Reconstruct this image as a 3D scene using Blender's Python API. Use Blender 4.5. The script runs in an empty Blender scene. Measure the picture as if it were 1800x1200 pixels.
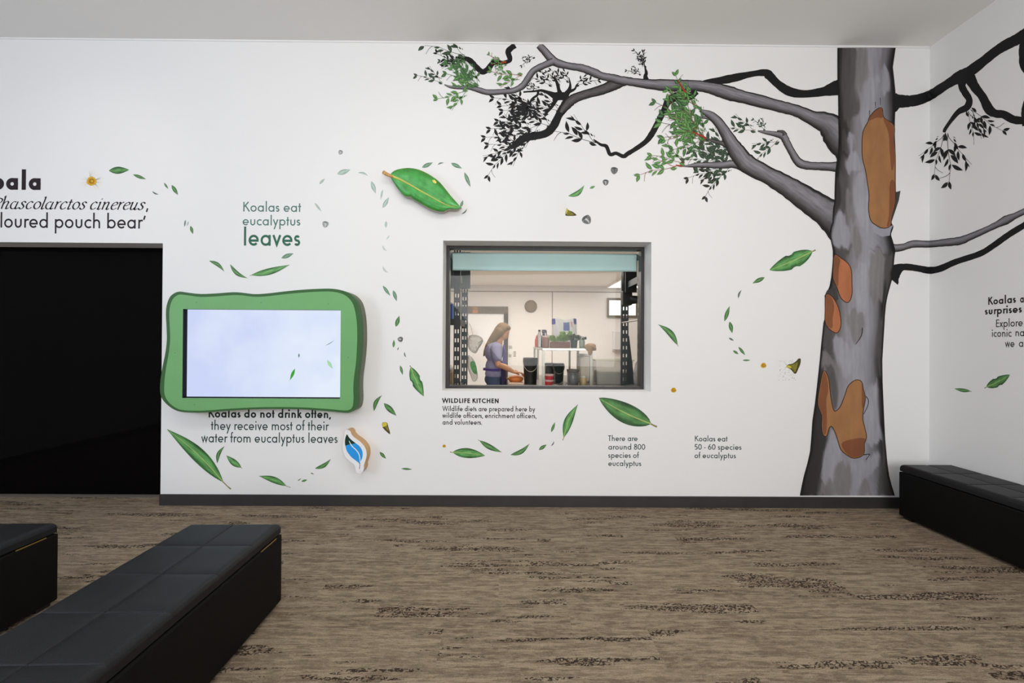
import bpy, math, random
from mathutils import Vector, Matrix

PI = math.pi
SC = bpy.context.scene
COL = SC.collection

# ------------------------------------------------------------------ camera
CAM_H = 1.4
FPX = 750.0                                  # focal length in pixels of the 1800 x 1200 frame
YAW, PITCH, ROLL = math.radians(0.2974), math.radians(0.2546), math.radians(0.3530)
cy, sy = math.cos(YAW), math.sin(YAW)
cp, sp = math.cos(PITCH), math.sin(PITCH)
cr, sr = math.cos(ROLL), math.sin(ROLL)
_f = Vector((sy, cy, 0)); _r = Vector((cy, -sy, 0)); _z = Vector((0, 0, 1))
FWD = _f * cp + _z * sp
_u = _z * cp - _f * sp
RIGHT = _r * cr + _u * sr
UP = _u * cr - _r * sr
CAM = Vector((0, 0, CAM_H))
cam_data = bpy.data.cameras.new('camera')
cam_data.sensor_fit = 'HORIZONTAL'
cam_data.sensor_width = 36.0
cam_data.lens = 36.0 * FPX / 1800.0
cam_data.clip_start = 0.02
cam = bpy.data.objects.new('camera', cam_data)
COL.objects.link(cam)
cam.matrix_world = Matrix((
    (RIGHT.x, UP.x, -FWD.x, CAM.x),
    (RIGHT.y, UP.y, -FWD.y, CAM.y),
    (RIGHT.z, UP.z, -FWD.z, CAM.z),
    (0, 0, 0, 1)))
SC.camera = cam

# ------------------------------------------------------------------ view, world, lights
SC.view_settings.view_transform = 'Standard'
SC.view_settings.look = 'None'
SC.view_settings.exposure = 0.0
SC.view_settings.gamma = 1.0
SC.view_settings.use_curve_mapping = False
w = bpy.data.worlds.new('world'); SC.world = w; w.use_nodes = True
w.node_tree.nodes['Background'].inputs[0].default_value = (0.75, 0.85, 1, 1)
w.node_tree.nodes['Background'].inputs[1].default_value = 0.3


def area(name, loc, target, sx, sy_, energy, color=(1, 1, 1), spread=180):
    d = bpy.data.lights.new(name, 'AREA'); d.shape = 'RECTANGLE'
    d.size, d.size_y = sx, sy_; d.energy = energy; d.color = color; d.spread = math.radians(spread)
    o = bpy.data.objects.new(name, d); COL.objects.link(o)
    o.location = loc
    o.rotation_euler = (Vector(target) - Vector(loc)).to_track_quat('-Z', 'Y').to_euler()
    return o


def spot(name, loc, target, energy, color, angle, blend=1.0, size=0.06):
    d = bpy.data.lights.new(name, 'SPOT'); d.energy = energy; d.color = color
    d.spot_size = math.radians(angle); d.spot_blend = blend; d.shadow_soft_size = size
    o = bpy.data.objects.new(name, d); COL.objects.link(o)
    o.location = loc
    o.rotation_euler = (Vector(target) - Vector(loc)).to_track_quat('-Z', 'Y').to_euler()
    return o


area('gallery_ceiling_light', (-0.6, 0.9, 3.95), (-0.6, 2.5, 1.0), 4.2, 1.0, 62, (1, 0.985, 0.96))
area('gallery_side_window_light', (-5.3, -0.6, 2.4), (0.5, 3.6, 2.0), 2.6, 2.0, 108, (0.66, 0.78, 1.0))
area('gallery_rear_fill_light', (0.2, -4.4, 2.05), (-0.9, 3.6, 1.1), 5.5, 2.6, 350, (1.0, 0.985, 0.97))  # unseen fill added behind the camera to brighten the room, no window there
spot('gallery_spot_light', (-2.6, 1.3, 3.9), (-3.55, 3.67, 2.75), 20, (1, 0.86, 0.74), 46)
spot('gallery_spot_light', (1.3, 1.3, 3.9), (1.75, 3.67, 2.2), 24, (1, 0.86, 0.76), 60)
spot('gallery_spot_light', (-0.2, 1.3, 3.9), (-0.75, 3.67, 2.6), 14, (1, 0.97, 0.94), 55)
area('kitchen_ceiling_light', (0.3, 7.2, 2.58), (0.3, 7.2, 0), 3.0, 1.2, 66, (1, 0.92, 0.84))
area('kitchen_front_light', (0.3, 4.9, 2.58), (0.3, 5.1, 0), 1.6, 0.6, 20, (1, 0.94, 0.88))

# ------------------------------------------------------------------ dimensions of the place
YW = 3.672        # exhibition wall
XR = 3.630        # right wall
ZC = 3.995        # ceiling
XL = -5.6
YB = -4.6
WX0, WX1, WZ0, WZ1 = -0.579, 1.217, 0.990, 2.281     # kitchen window opening
REC = 0.19
DX1, DZ1 = -2.981, 2.240                             # dark glass opening


def ray(px, py):
    return FWD + RIGHT * ((px - 900.0) / FPX) - UP * ((py - 600.0) / FPX)


def onY(px, py, y):
    d = ray(px, py); return CAM + d * (y / d.y)


def onX(px, py, x):
    d = ray(px, py); return CAM + d * (x / d.x)


def onZ(px, py, z):
    d = ray(px, py); return CAM + d * ((z - CAM_H) / d.z)


def on_walls(px, py, off):
    """point of the painted walls seen at a pixel: exhibition wall, or right wall past the corner"""
    p = onY(px, py, YW - off)
    if p.x <= XR - off:
        return p
    return onX(px, py, XR - off)

# ------------------------------------------------------------------ materials


def lin(c):
    c = c / 255.0
    return c / 12.92 if c <= 0.04045 else ((c + 0.055) / 1.055) ** 2.4


def S(r, g, b):
    return (lin(r), lin(g), lin(b), 1)


def mat(name, color, rough=0.6, metal=0.0, spec=0.5, noise=0.0, nscale=20.0, bump=0.0, bscale=60.0, stretch=(1, 1, 1), coat=0.0):
    m = bpy.data.materials.new(name); m.use_nodes = True
    nt = m.node_tree; b = nt.nodes['Principled BSDF']
    b.inputs['Base Color'].default_value = color
    b.inputs['Roughness'].default_value = rough
    b.inputs['Metallic'].default_value = metal
    b.inputs['Specular IOR Level'].default_value = spec
    b.inputs['Coat Weight'].default_value = coat
    tc = nt.nodes.new('ShaderNodeTexCoord')
    mp = nt.nodes.new('ShaderNodeMapping'); mp.inputs['Scale'].default_value = stretch
    nt.links.new(tc.outputs['Object'], mp.inputs[0])
    n = nt.nodes.new('ShaderNodeTexNoise'); n.inputs['Scale'].default_value = nscale
    n.inputs['Detail'].default_value = 4
    nt.links.new(mp.outputs[0], n.inputs['Vector'])
    if noise > 0:
        mx = nt.nodes.new('ShaderNodeMix'); mx.data_type = 'RGBA'
        k = 1 - noise; q = 1 + noise * 0.8
        mx.inputs['A'].default_value = tuple(min(1, c * k) for c in color[:3]) + (1,)
        mx.inputs['B'].default_value = tuple(min(1, c * q) for c in color[:3]) + (1,)
        cr_ = nt.nodes.new('ShaderNodeValToRGB')
        cr_.color_ramp.elements[0].position = 0.35; cr_.color_ramp.elements[1].position = 0.65
        nt.links.new(n.outputs['Fac'], cr_.inputs[0])
        nt.links.new(cr_.outputs[0], mx.inputs['Factor'])
        nt.links.new(mx.outputs['Result'], b.inputs['Base Color'])
    if bump > 0:
        n2 = nt.nodes.new('ShaderNodeTexNoise'); n2.inputs['Scale'].default_value = bscale
        n2.inputs['Detail'].default_value = 3
        nt.links.new(tc.outputs['Object'], n2.inputs['Vector'])
        bp = nt.nodes.new('ShaderNodeBump'); bp.inputs['Strength'].default_value = bump
        bp.inputs['Distance'].default_value = 0.002
        nt.links.new(n2.outputs['Fac'], bp.inputs['Height'])
        nt.links.new(bp.outputs[0], b.inputs['Normal'])
    return m


def ramp_mat(name, stops, rough=0.6, wobble=0.12, nscale=(2, 9), tone=0.25, spec=0.3):
    """painted strip: colours run across the strip (UV v), broken up by brush-like noise"""
    m = bpy.data.materials.new(name); m.use_nodes = True
    nt = m.node_tree; b = nt.nodes['Principled BSDF']
    b.inputs['Roughness'].default_value = rough; b.inputs['Specular IOR Level'].default_value = spec
    uv = nt.nodes.new('ShaderNodeUVMap')
    sep = nt.nodes.new('ShaderNodeSeparateXYZ'); nt.links.new(uv.outputs[0], sep.inputs[0])
    mp = nt.nodes.new('ShaderNodeMapping'); mp.inputs['Scale'].default_value = (nscale[0], nscale[1], 1)
    nt.links.new(uv.outputs[0], mp.inputs[0])
    n = nt.nodes.new('ShaderNodeTexNoise'); n.inputs['Scale'].default_value = 1.0; n.inputs['Detail'].default_value = 4
    nt.links.new(mp.outputs[0], n.inputs['Vector'])
    a = nt.nodes.new('ShaderNodeMath'); a.operation = 'SUBTRACT'; a.inputs[1].default_value = 0.5
    nt.links.new(n.outputs['Fac'], a.inputs[0])
    k = nt.nodes.new('ShaderNodeMath'); k.operation = 'MULTIPLY_ADD'; k.inputs[1].default_value = wobble
    nt.links.new(a.outputs[0], k.inputs[0]); nt.links.new(sep.outputs['Y'], k.inputs[2])
    r = nt.nodes.new('ShaderNodeValToRGB')
    els = r.color_ramp.elements
    els[0].position, els[0].color = stops[0]; els[1].position, els[1].color = stops[-1]
    for p, c in stops[1:-1]:
        e = els.new(p); e.color = c
    nt.links.new(k.outputs[0], r.inputs[0])
    n2 = nt.nodes.new('ShaderNodeTexNoise'); n2.inputs['Scale'].default_value = 1.7; n2.inputs['Detail'].default_value = 5
    nt.links.new(mp.outputs[0], n2.inputs['Vector'])
    mr = nt.nodes.new('ShaderNodeMapRange'); mr.inputs[1].default_value = 0.3; mr.inputs[2].default_value = 0.7
    mr.inputs[3].default_value = 1 - tone; mr.inputs[4].default_value = 1 + tone
    nt.links.new(n2.outputs['Fac'], mr.inputs[0])
    mx = nt.nodes.new('ShaderNodeMix'); mx.data_type = 'RGBA'; mx.blend_type = 'MULTIPLY'; mx.inputs['Factor'].default_value = 1
    nt.links.new(r.outputs[0], mx.inputs['A'])
    cb = nt.nodes.new('ShaderNodeCombineXYZ')
    for i in range(3): nt.links.new(mr.outputs[0], cb.inputs[i])
    nt.links.new(cb.outputs[0], mx.inputs['B'])
    nt.links.new(mx.outputs['Result'], b.inputs['Base Color'])
    return m


def emis(name, color, strength, clouds=None):
    m = bpy.data.materials.new(name); m.use_nodes = True
    nt = m.node_tree; nt.nodes.remove(nt.nodes['Principled BSDF'])
    e = nt.nodes.new('ShaderNodeEmission'); e.inputs[0].default_value = color; e.inputs[1].default_value = strength
    if clouds:
        tc = nt.nodes.new('ShaderNodeTexCoord')
        n = nt.nodes.new('ShaderNodeTexNoise'); n.inputs['Scale'].default_value = 2.2; n.inputs['Detail'].default_value = 3
        nt.links.new(tc.outputs['Object'], n.inputs['Vector'])
        sp_ = nt.nodes.new('ShaderNodeSeparateXYZ'); nt.links.new(tc.outputs['Object'], sp_.inputs[0])
        ad = nt.nodes.new('ShaderNodeMath'); ad.operation = 'MULTIPLY_ADD'; ad.inputs[1].default_value = 0.35
        nt.links.new(sp_.outputs['X'], ad.inputs[0]); nt.links.new(n.outputs['Fac'], ad.inputs[2])
        r = nt.nodes.new('ShaderNodeValToRGB')
        r.color_ramp.elements[0].position = 0.25; r.color_ramp.elements[0].color = clouds
        r.color_ramp.elements[1].position = 0.75; r.color_ramp.elements[1].color = color
        nt.links.new(ad.outputs[0], r.inputs[0]); nt.links.new(r.outputs[0], e.inputs[0])
    nt.links.new(e.outputs[0], nt.nodes['Material Output'].inputs[0])
    return m


def glass_mat(name, tint=(1, 1, 1, 1), refl=0.06, rough=0.0, body=0.0, body_col=(0.8, 0.8, 0.8, 1)):
    """thin pane: lets light straight through, mirrors a little"""
    m = bpy.data.materials.new(name); m.use_nodes = True
    nt = m.node_tree; nt.nodes.remove(nt.nodes['Principled BSDF'])
    t = nt.nodes.new('ShaderNodeBsdfTransparent'); t.inputs[0].default_value = tint
    g = nt.nodes.new('ShaderNodeBsdfGlossy'); g.inputs['Roughness'].default_value = rough
    lw = nt.nodes.new('ShaderNodeFresnel'); lw.inputs[0].default_value = 1.45
    ml = nt.nodes.new('ShaderNodeMath'); ml.operation = 'MULTIPLY'; ml.inputs[1].default_value = refl / 0.04
    nt.links.new(lw.outputs[0], ml.inputs[0])
    mx = nt.nodes.new('ShaderNodeMixShader')
    nt.links.new(ml.outputs[0], mx.inputs[0])
    last = t
    if body > 0:
        d = nt.nodes.new('ShaderNodeBsdfDiffuse'); d.inputs[0].default_value = body_col
        m2 = nt.nodes.new('ShaderNodeMixShader'); m2.inputs[0].default_value = body
        nt.links.new(t.outputs[0], m2.inputs[1]); nt.links.new(d.outputs[0], m2.inputs[2])
        last = m2
    nt.links.new(last.outputs[0], mx.inputs[1]); nt.links.new(g.outputs[0], mx.inputs[2])
    nt.links.new(mx.outputs[0], nt.nodes['Material Output'].inputs[0])
    return m


def carpet_mat():
    m = bpy.data.materials.new('streaked_carpet'); m.use_nodes = True
    nt = m.node_tree; b = nt.nodes['Principled BSDF']
    b.inputs['Roughness'].default_value = 0.95; b.inputs['Specular IOR Level'].default_value = 0.1
    N, L = nt.nodes.new, nt.links.new

    def math_(op, a, b_=None, c=None):
        n = N('ShaderNodeMath'); n.operation = op
        for i, v in enumerate((a, b_, c)):
            if v is None: continue
            if isinstance(v, (int, float)): n.inputs[i].default_value = v
            else: L(v, n.inputs[i])
        return n.outputs[0]
    tc = N('ShaderNodeTexCoord'); s = N('ShaderNodeSeparateXYZ'); L(tc.outputs['Object'], s.inputs[0])
    X, Y = s.outputs['X'], s.outputs['Y']
    row = math_('FLOOR', math_('DIVIDE', Y, 0.25))
    col = math_('FLOOR', math_('ADD', X, math_('MULTIPLY', row, 0.37)))
    wn = N('ShaderNodeTexWhiteNoise'); wn.noise_dimensions = '2D'
    cv = N('ShaderNodeCombineXYZ'); L(row, cv.inputs[0]); L(col, cv.inputs[1]); L(cv.outputs[0], wn.inputs['Vector'])
    rnd = wn.outputs['Value']

    def noise(sx, sy_, shift, detail=4, rough=0.55, dist=0.0):
        c = N('ShaderNodeCombineXYZ')
        L(math_('MULTIPLY', X, sx), c.inputs[0]); L(math_('MULTIPLY', Y, sy_), c.inputs[1])
        L(math_('MULTIPLY', rnd, shift), c.inputs[2])
        n = N('ShaderNodeTexNoise'); n.inputs['Scale'].default_value = 1; n.inputs['Detail'].default_value = detail
        n.inputs['Roughness'].default_value = rough; n.inputs['Distortion'].default_value = dist
        L(c.outputs[0], n.inputs['Vector']); return n.outputs['Fac']

    def rmp(v, a, b_):
        n = N('ShaderNodeMapRange'); n.inputs[1].default_value = a; n.inputs[2].default_value = b_
        L(v, n.inputs[0]); return n.outputs[0]

    def mixc(f, a, b_):
        n = N('ShaderNodeMix'); n.data_type = 'RGBA'
        L(f, n.inputs['Factor'])
        for k, v in (('A', a), ('B', b_)):
            if isinstance(v, tuple): n.inputs[k].default_value = v
            else: L(v, n.inputs[k])
        return n.outputs['Result']
    broad = rmp(noise(0.55, 7, 2.5, 3), 0.38, 0.62)
    streak = rmp(noise(1.6, 55, 3.0, 5, 0.6), 0.40, 0.62)
    blotch = rmp(noise(16, 34, 4.0, 6, 0.7, 0.4), 0.46, 0.56)
    speck = rmp(noise(170, 240, 0, 2), 0.35, 0.65)
    c = mixc(broad, CARPET[0], CARPET[1])
    c = mixc(math_('MULTIPLY', streak, 0.55), c, CARPET[2])
    c = mixc(math_('MULTIPLY', blotch, 0.38), c, CARPET[3])
    fleck = rmp(noise(5.0, 46, 7.0, 9, 0.78, 0.3), 0.50, 0.545)
    c = mixc(math_('MULTIPLY', fleck, 0.65), c, CARPET[3])
    dirt = rmp(noise(4.2, 38, 11.0, 9, 0.78, 0.3), 0.54, 0.60)
    c = mixc(math_('MULTIPLY', dirt, 0.5), c, CARPET[2])
    dots = math_('MULTIPLY', math_('GREATER_THAN', noise(95, 120, 0, 1), 0.70), math_('GREATER_THAN', noise(1.6, 5, 5.0, 3), 0.53))
    c = mixc(math_('MULTIPLY', dots, 0.55), c, CARPET[4])
    # net-like dark crackle in streaky patches
    vc = N('ShaderNodeCombineXYZ')
    wob = noise(30, 30, 0, 2)
    L(math_('ADD', math_('MULTIPLY', X, 46), math_('MULTIPLY', wob, 2.2)), vc.inputs[0])
    L(math_('ADD', math_('MULTIPLY', Y, 62), math_('MULTIPLY', wob, 2.2)), vc.inputs[1])
    L(math_('MULTIPLY', rnd, 9), vc.inputs[2])
    vo = N('ShaderNodeTexVoronoi'); vo.feature = 'DISTANCE_TO_EDGE'; vo.inputs['Scale'].default_value = 1
    L(vc.outputs[0], vo.inputs['Vector'])
    net = math_('LESS_THAN', vo.outputs['Distance'], math_('MULTIPLY_ADD', noise(75, 110, 0, 2), 0.62, -0.18))
    patch = math_('GREATER_THAN', noise(1.1, 11, 9.0, 4, 0.55), 0.588)
    edge = math_('GREATER_THAN', noise(26, 60, 2.0, 3, 0.6), 0.43)
    m_ = math_('MULTIPLY', math_('MULTIPLY', net, patch), edge)
    c = mixc(math_('MULTIPLY', m_, 0.88), c, CARPET[4])
    mr = N('ShaderNodeMapRange'); mr.inputs[3].default_value = 0.82; mr.inputs[4].default_value = 1.14; L(speck, mr.inputs[0])
    cb = N('ShaderNodeCombineXYZ')
    for i in range(3): L(mr.outputs[0], cb.inputs[i])
    mm = N('ShaderNodeMix'); mm.data_type = 'RGBA'; mm.blend_type = 'MULTIPLY'; mm.inputs['Factor'].default_value = 1
    L(c, mm.inputs['A']); L(cb.outputs[0], mm.inputs['B'])
    L(mm.outputs['Result'], b.inputs['Base Color'])
    bp = N('ShaderNodeBump'); bp.inputs['Strength'].default_value = 0.5; bp.inputs['Distance'].default_value = 0.004
    L(speck, bp.inputs['Height']); L(bp.outputs[0], b.inputs['Normal'])
    return m


CARPET = [S(122, 106, 89), S(138, 122, 103), S(104, 89, 74), S(170, 154, 131), S(34, 27, 22)]
M = {}
M['wall'] = mat('white_wall_paint', (0.80, 0.80, 0.795, 1), 0.75, spec=0.2, bump=0.08, bscale=220)
M['ceiling'] = mat('ceiling_paint', (0.84, 0.83, 0.81, 1), 0.85, spec=0.15)
M['dark_wall'] = mat('charcoal_wall_paint', S(52, 52, 54), 0.8)
M['carpet'] = carpet_mat()
M['base'] = mat('black_baseboard', S(46, 44, 44), 0.5, noise=0.1, nscale=8)
M['alu'] = mat('threshold_metal', S(120, 116, 112), 0.4, metal=0.6)
M['reveal'] = mat('reveal_paint', (0.62, 0.61, 0.57, 1), 0.7, spec=0.2)
M['frame'] = mat('dark_window_frame', S(44, 42, 42), 0.4, noise=0.1, nscale=30)
M['pane'] = glass_mat('clear_pane', (0.97, 0.985, 0.98, 1), 0.010)
M['blind'] = mat('pale_aqua_blind', (0.60, 0.80, 0.80, 1), 0.8, noise=0.03, nscale=3)
M['blind'].node_tree.nodes['Principled BSDF'].inputs['Subsurface Weight'].default_value = 0.0
M['black_glass'] = mat('black_glass', (0.003, 0.0025, 0.0025, 1), 0.03, spec=0.03)
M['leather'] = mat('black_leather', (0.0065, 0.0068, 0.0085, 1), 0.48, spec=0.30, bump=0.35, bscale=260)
M['leather_side'] = mat('black_leather_side', (0.0030, 0.0028, 0.0026, 1), 0.6, spec=0.14, bump=0.2, bscale=260)  # darker, less shiny version of the lid leather for the bench body
M['brass'] = mat('brass', S(190, 160, 90), 0.35, metal=0.9)
M['tv_black'] = mat('screen_bezel_black', (0.004, 0.004, 0.005, 1), 0.5, spec=0.15)
M['plastic_black'] = mat('black_plastic', (0.012, 0.012, 0.012, 1), 0.45)


# ------------------------------------------------------------------ mesh building
class MB:
    def __init__(self):
        self.v, self.f, self.m, self.uv = [], [], [], []

    def face(self, pts, mi=0, uvs=None):
        i = len(self.v); self.v += [Vector(p) for p in pts]
        self.f.append(tuple(range(i, i + len(pts)))); self.m.append(mi)
        self.uv.append(uvs or [(0.5, 0.5)] * len(pts))

    def idx(self, verts, faces, mi=0, uvs=None):
        i = len(self.v); self.v += [Vector(p) for p in verts]
        for f in faces:
            self.f.append(tuple(i + k for k in f)); self.m.append(mi)
            self.uv.append([uvs[k] for k in f] if uvs else [(0.5, 0.5)] * len(f))

    def box(self, a, b, mi=0):
        x0, y0, z0 = (min(a[i], b[i]) for i in range(3)); x1, y1, z1 = (max(a[i], b[i]) for i in range(3))
        vs = [(x0, y0, z0), (x1, y0, z0), (x1, y1, z0), (x0, y1, z0), (x0, y0, z1), (x1, y0, z1), (x1, y1, z1), (x0, y1, z1)]
        self.idx(vs, [(0, 3, 2, 1), (4, 5, 6, 7), (0, 1, 5, 4), (1, 2, 6, 5), (2, 3, 7, 6), (3, 0, 4, 7)], mi)

    def tube(self, pts, r, n=8, mi=0, cap=True):
        pts = [Vector(p) for p in pts]; rs = r if isinstance(r, (list, tuple)) else [r] * len(pts)
        rings = []; up = None
        for i, p in enumerate(pts):
            t = (pts[min(i + 1, len(pts) - 1)] - pts[max(i - 1, 0)]).normalized()
            if up is None:
                up = Vector((0, 0, 1)) if abs(t.z) < 0.9 else Vector((1, 0, 0))
            a = t.cross(up).normalized(); b = a.cross(t).normalized(); up = b
            rings.append([p + (a * math.cos(2 * PI * k / n) + b * math.sin(2 * PI * k / n)) * rs[i] for k in range(n)])
        vs = [q for ring in rings for q in ring]; fs = []
        for i in range(len(pts) - 1):
            for k in range(n):
                fs.append((i * n + k, i * n + (k + 1) % n, (i + 1) * n + (k + 1) % n, (i + 1) * n + k))
        if cap:
            fs.append(tuple(range(n))[::-1]); fs.append(tuple((len(pts) - 1) * n + k for k in range(n)))
        self.idx(vs, fs, mi)

    def lathe(self, c, prof, n=20, mi=0, axis='z'):
        vs, fs = [], []
        for (r, h) in prof:
            for k in range(n):
                a = 2 * PI * k / n
                if axis == 'z': vs.append((c[0] + r * math.cos(a), c[1] + r * math.sin(a), c[2] + h))
                else: vs.append((c[0] + r * math.cos(a), c[1] + h, c[2] + r * math.sin(a)))
        for i in range(len(prof) - 1):
            for k in range(n):
                fs.append((i * n + k, i * n + (k + 1) % n, (i + 1) * n + (k + 1) % n, (i + 1) * n + k))
        if prof[0][0] > 1e-5: fs.append(tuple(range(n))[::-1])
        if prof[-1][0] > 1e-5: fs.append(tuple((len(prof) - 1) * n + k for k in range(n)))
        self.idx(vs, fs, mi)

    def ball(self, c, r, n=12, mi=0):
        rx, ry, rz = r if isinstance(r, (tuple, list)) else (r, r, r)
        vs, fs = [], []
        h = n // 2
        for i in range(h + 1):
            t = PI * i / h
            for k in range(n):
                a = 2 * PI * k / n
                vs.append((c[0] + rx * math.sin(t) * math.cos(a), c[1] + ry * math.sin(t) * math.sin(a), c[2] + rz * math.cos(t)))
        for i in range(h):
            for k in range(n):
                fs.append((i * n + k, (i + 1) * n + k, (i + 1) * n + (k + 1) % n, i * n + (k + 1) % n))
        self.idx(vs, fs, mi)

    def build(self, name, mats, parent=None, smooth=False, origin=None, bevel=0.0, local=False):
        if not isinstance(mats, (list, tuple)): mats = [mats]
        me = bpy.data.meshes.new(name)
        off = Vector((0, 0, 0))
        if parent is not None and not local:
            q = parent
            while q is not None:
                off += q.location; q = q.parent
        if parent is None:
            if origin is None:
                n = len(self.v)
                lo = Vector((min(v[i] for v in self.v) for i in range(3))); hi = Vector((max(v[i] for v in self.v) for i in range(3)))
                origin = Vector(((lo.x + hi.x) / 2, (lo.y + hi.y) / 2, lo.z))
            off = Vector(origin)
        me.from_pydata([tuple(v - off) for v in self.v], [], self.f)
        for m_ in mats: me.materials.append(m_)
        ul = me.uv_layers.new(name='UVMap'); k = 0
        for fi, p in enumerate(me.polygons):
            p.material_index = self.m[fi]; p.use_smooth = smooth
            for j, li in enumerate(p.loop_indices):
                ul.data[li].uv = self.uv[fi][j]
        me.validate(); me.update()
        o = bpy.data.objects.new(name, me); COL.objects.link(o)
        if parent is not None: o.parent = parent
        else: o.location = off
        if bevel > 0:
            b = o.modifiers.new('bevel', 'BEVEL'); b.width = bevel; b.segments = 2; b.limit_method = 'ANGLE'
        return o


def tag(o, label=None, cat=None, group=None, kind=None):
    if label: o['label'] = label
    if cat: o['category'] = cat
    if group: o['group'] = group
    if kind: o['kind'] = kind
    return o


def thing(name, loc, label, cat, group=None, rz=0.0):
    o = bpy.data.objects.new(name, None); COL.objects.link(o)
    o.empty_display_size = 0.05
    o.location = loc; o.rotation_euler = (0, 0, rz)
    return tag(o, label, cat, group)


def struct(name, mb, m, parent=None, **k):
    o = mb.build(name, m, parent, **k)
    if parent is None: o['kind'] = 'structure'
    return o


def catmull(pts, sub=6, closed=False):
    n = len(pts); out = []
    rng = range(n) if closed else range(n - 1)
    for i in rng:
        if closed: a, b, c, d = pts[(i - 1) % n], pts[i], pts[(i + 1) % n], pts[(i + 2) % n]
        else: a, b, c, d = pts[max(i - 1, 0)], pts[i], pts[i + 1], pts[min(i + 2, n - 1)]
        for k in range(sub):
            t = k / sub
            out.append(tuple(0.5 * (2 * b[j] + (c[j] - a[j]) * t + (2 * a[j] - 5 * b[j] + 4 * c[j] - d[j]) * t * t
                                    + (3 * b[j] - a[j] - 3 * c[j] + d[j]) * t ** 3) for j in range(len(b))))
    if not closed: out.append(tuple(pts[-1]))
    return out


def rect_with_holes(mb, u0, u1, v0, v1, holes, put):
    """tile the rectangle minus holes; put(u0,u1,v0,v1) adds one piece"""
    us = sorted({u0, u1, *[h[0] for h in holes], *[h[1] for h in holes]})
    vs = sorted({v0, v1, *[h[2] for h in holes], *[h[3] for h in holes]})
    for i in range(len(us) - 1):
        run = None
        for j in range(len(vs) - 1):
            cu, cv = (us[i] + us[i + 1]) / 2, (vs[j] + vs[j + 1]) / 2
            if any(h[0] < cu < h[1] and h[2] < cv < h[3] for h in holes): continue
            put(us[i], us[i + 1], vs[j], vs[j + 1])
# ================================================================== the gallery room
KY = 9.0            # kitchen back wall
KXL, KXR = -2.6, 3.6
KZC = 2.62
T = 0.27            # thickness of the exhibition wall

mb = MB()
rect_with_holes(mb, XL - 0.2, XR + 0.2, 0, ZC + 0.1, [(WX0, WX1, WZ0, WZ1), (XL, DX1, 0, DZ1)],
                lambda a, b, c, d: mb.face([(a, YW, c), (b, YW, c), (b, YW, d), (a, YW, d)]))
# the reveals of both openings and the kitchen side of the wall
mb.face([(WX0, YW, WZ0), (WX0, YW, WZ1), (WX0, YW + T, WZ1), (WX0, YW + T, WZ0)])
mb.face([(WX1, YW, WZ0), (WX1, YW + T, WZ0), (WX1, YW + T, WZ1), (WX1, YW, WZ1)])
mb.face([(WX0, YW, WZ1), (WX1, YW, WZ1), (WX1, YW + T, WZ1), (WX0, YW + T, WZ1)])
mb.face([(WX0, YW, WZ0), (WX0, YW + T, WZ0), (WX1, YW + T, WZ0), (WX1, YW, WZ0)])
mb.face([(DX1, YW, 0), (DX1, YW + T, 0), (DX1, YW + T, DZ1), (DX1, YW, DZ1)])
mb.face([(XL, YW, DZ1), (DX1, YW, DZ1), (DX1, YW + T, DZ1), (XL, YW + T, DZ1)])
rect_with_holes(mb, XL - 0.2, XR + 0.2, 0, ZC + 0.1, [(WX0, WX1, WZ0, WZ1), (XL, DX1, 0, DZ1)],
                lambda a, b, c, d: mb.face([(a, YW + T, c), (a, YW + T, d), (b, YW + T, d), (b, YW + T, c)]))
struct('wall_back', mb, M['wall'])
mb = MB(); mb.box((XR, YB, 0), (XR + 0.15, YW, ZC)); struct('wall_right', mb, M['wall'])
mb = MB(); mb.box((XL - 0.15, YB, 0), (XL, YW, ZC)); struct('wall_left', mb, M['wall'])
mb = MB(); mb.box((XL, YB - 0.15, 0), (XR, YB, ZC)); struct('wall_front', mb, M['dark_wall'])
mb = MB(); mb.box((XL - 0.15, YB - 0.15, -0.1), (XR + 0.15, YW + T, 0)); struct('floor', mb, M['carpet'])
mb = MB(); mb.box((XL - 0.15, YB - 0.15, ZC), (XR + 0.15, YW, ZC + 0.1)); struct('ceiling', mb, M['ceiling'])
mb = MB(); mb.box((XL, YW - 0.006, ZC - 0.014), (XR - 0.006, YW, ZC)); struct('trim_1', mb, M['wall'])
mb = MB(); mb.box((DX1, YW - 0.014, 0), (XR - 0.014, YW, 0.0945)); struct('baseboard_back', mb, M['base'], bevel=0.002)
mb = MB(); mb.box((XR - 0.014, YB, 0), (XR, YW, 0.0945)); struct('baseboard_right', mb, M['base'], bevel=0.002)
mb = MB(); mb.box((XL, YB, 0), (XL + 0.014, YW, 0.0945)); struct('baseboard_left', mb, M['base'], bevel=0.002)

# kitchen window
win = bpy.data.objects.new('window_1', None); COL.objects.link(win)
win.location = ((WX0 + WX1) / 2, YW + REC, WZ0); win['kind'] = 'structure'
fy0, fy1, ft = YW + REC, YW + REC + 0.075, 0.03
mb = MB()
mb.box((WX0, fy0, WZ0), (WX0 + ft, fy1, WZ1)); mb.box((WX1 - ft, fy0, WZ0), (WX1, fy1, WZ1))
mb.box((WX0 + ft, fy0, WZ0), (WX1 - ft, fy1, WZ0 + 0.026)); mb.box((WX0 + ft, fy0, WZ1 - 0.026), (WX1 - ft, fy1, WZ1))
mb.build('window_frame', M['frame'], win, bevel=0.002)
mb = MB(); mb.box((WX0 + ft - 0.004, YW + REC + 0.035, WZ0 + 0.02), (WX1 - ft + 0.004, YW + REC + 0.041, WZ1 - 0.02))
mb.build('window_pane', M['pane'], win)

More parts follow.
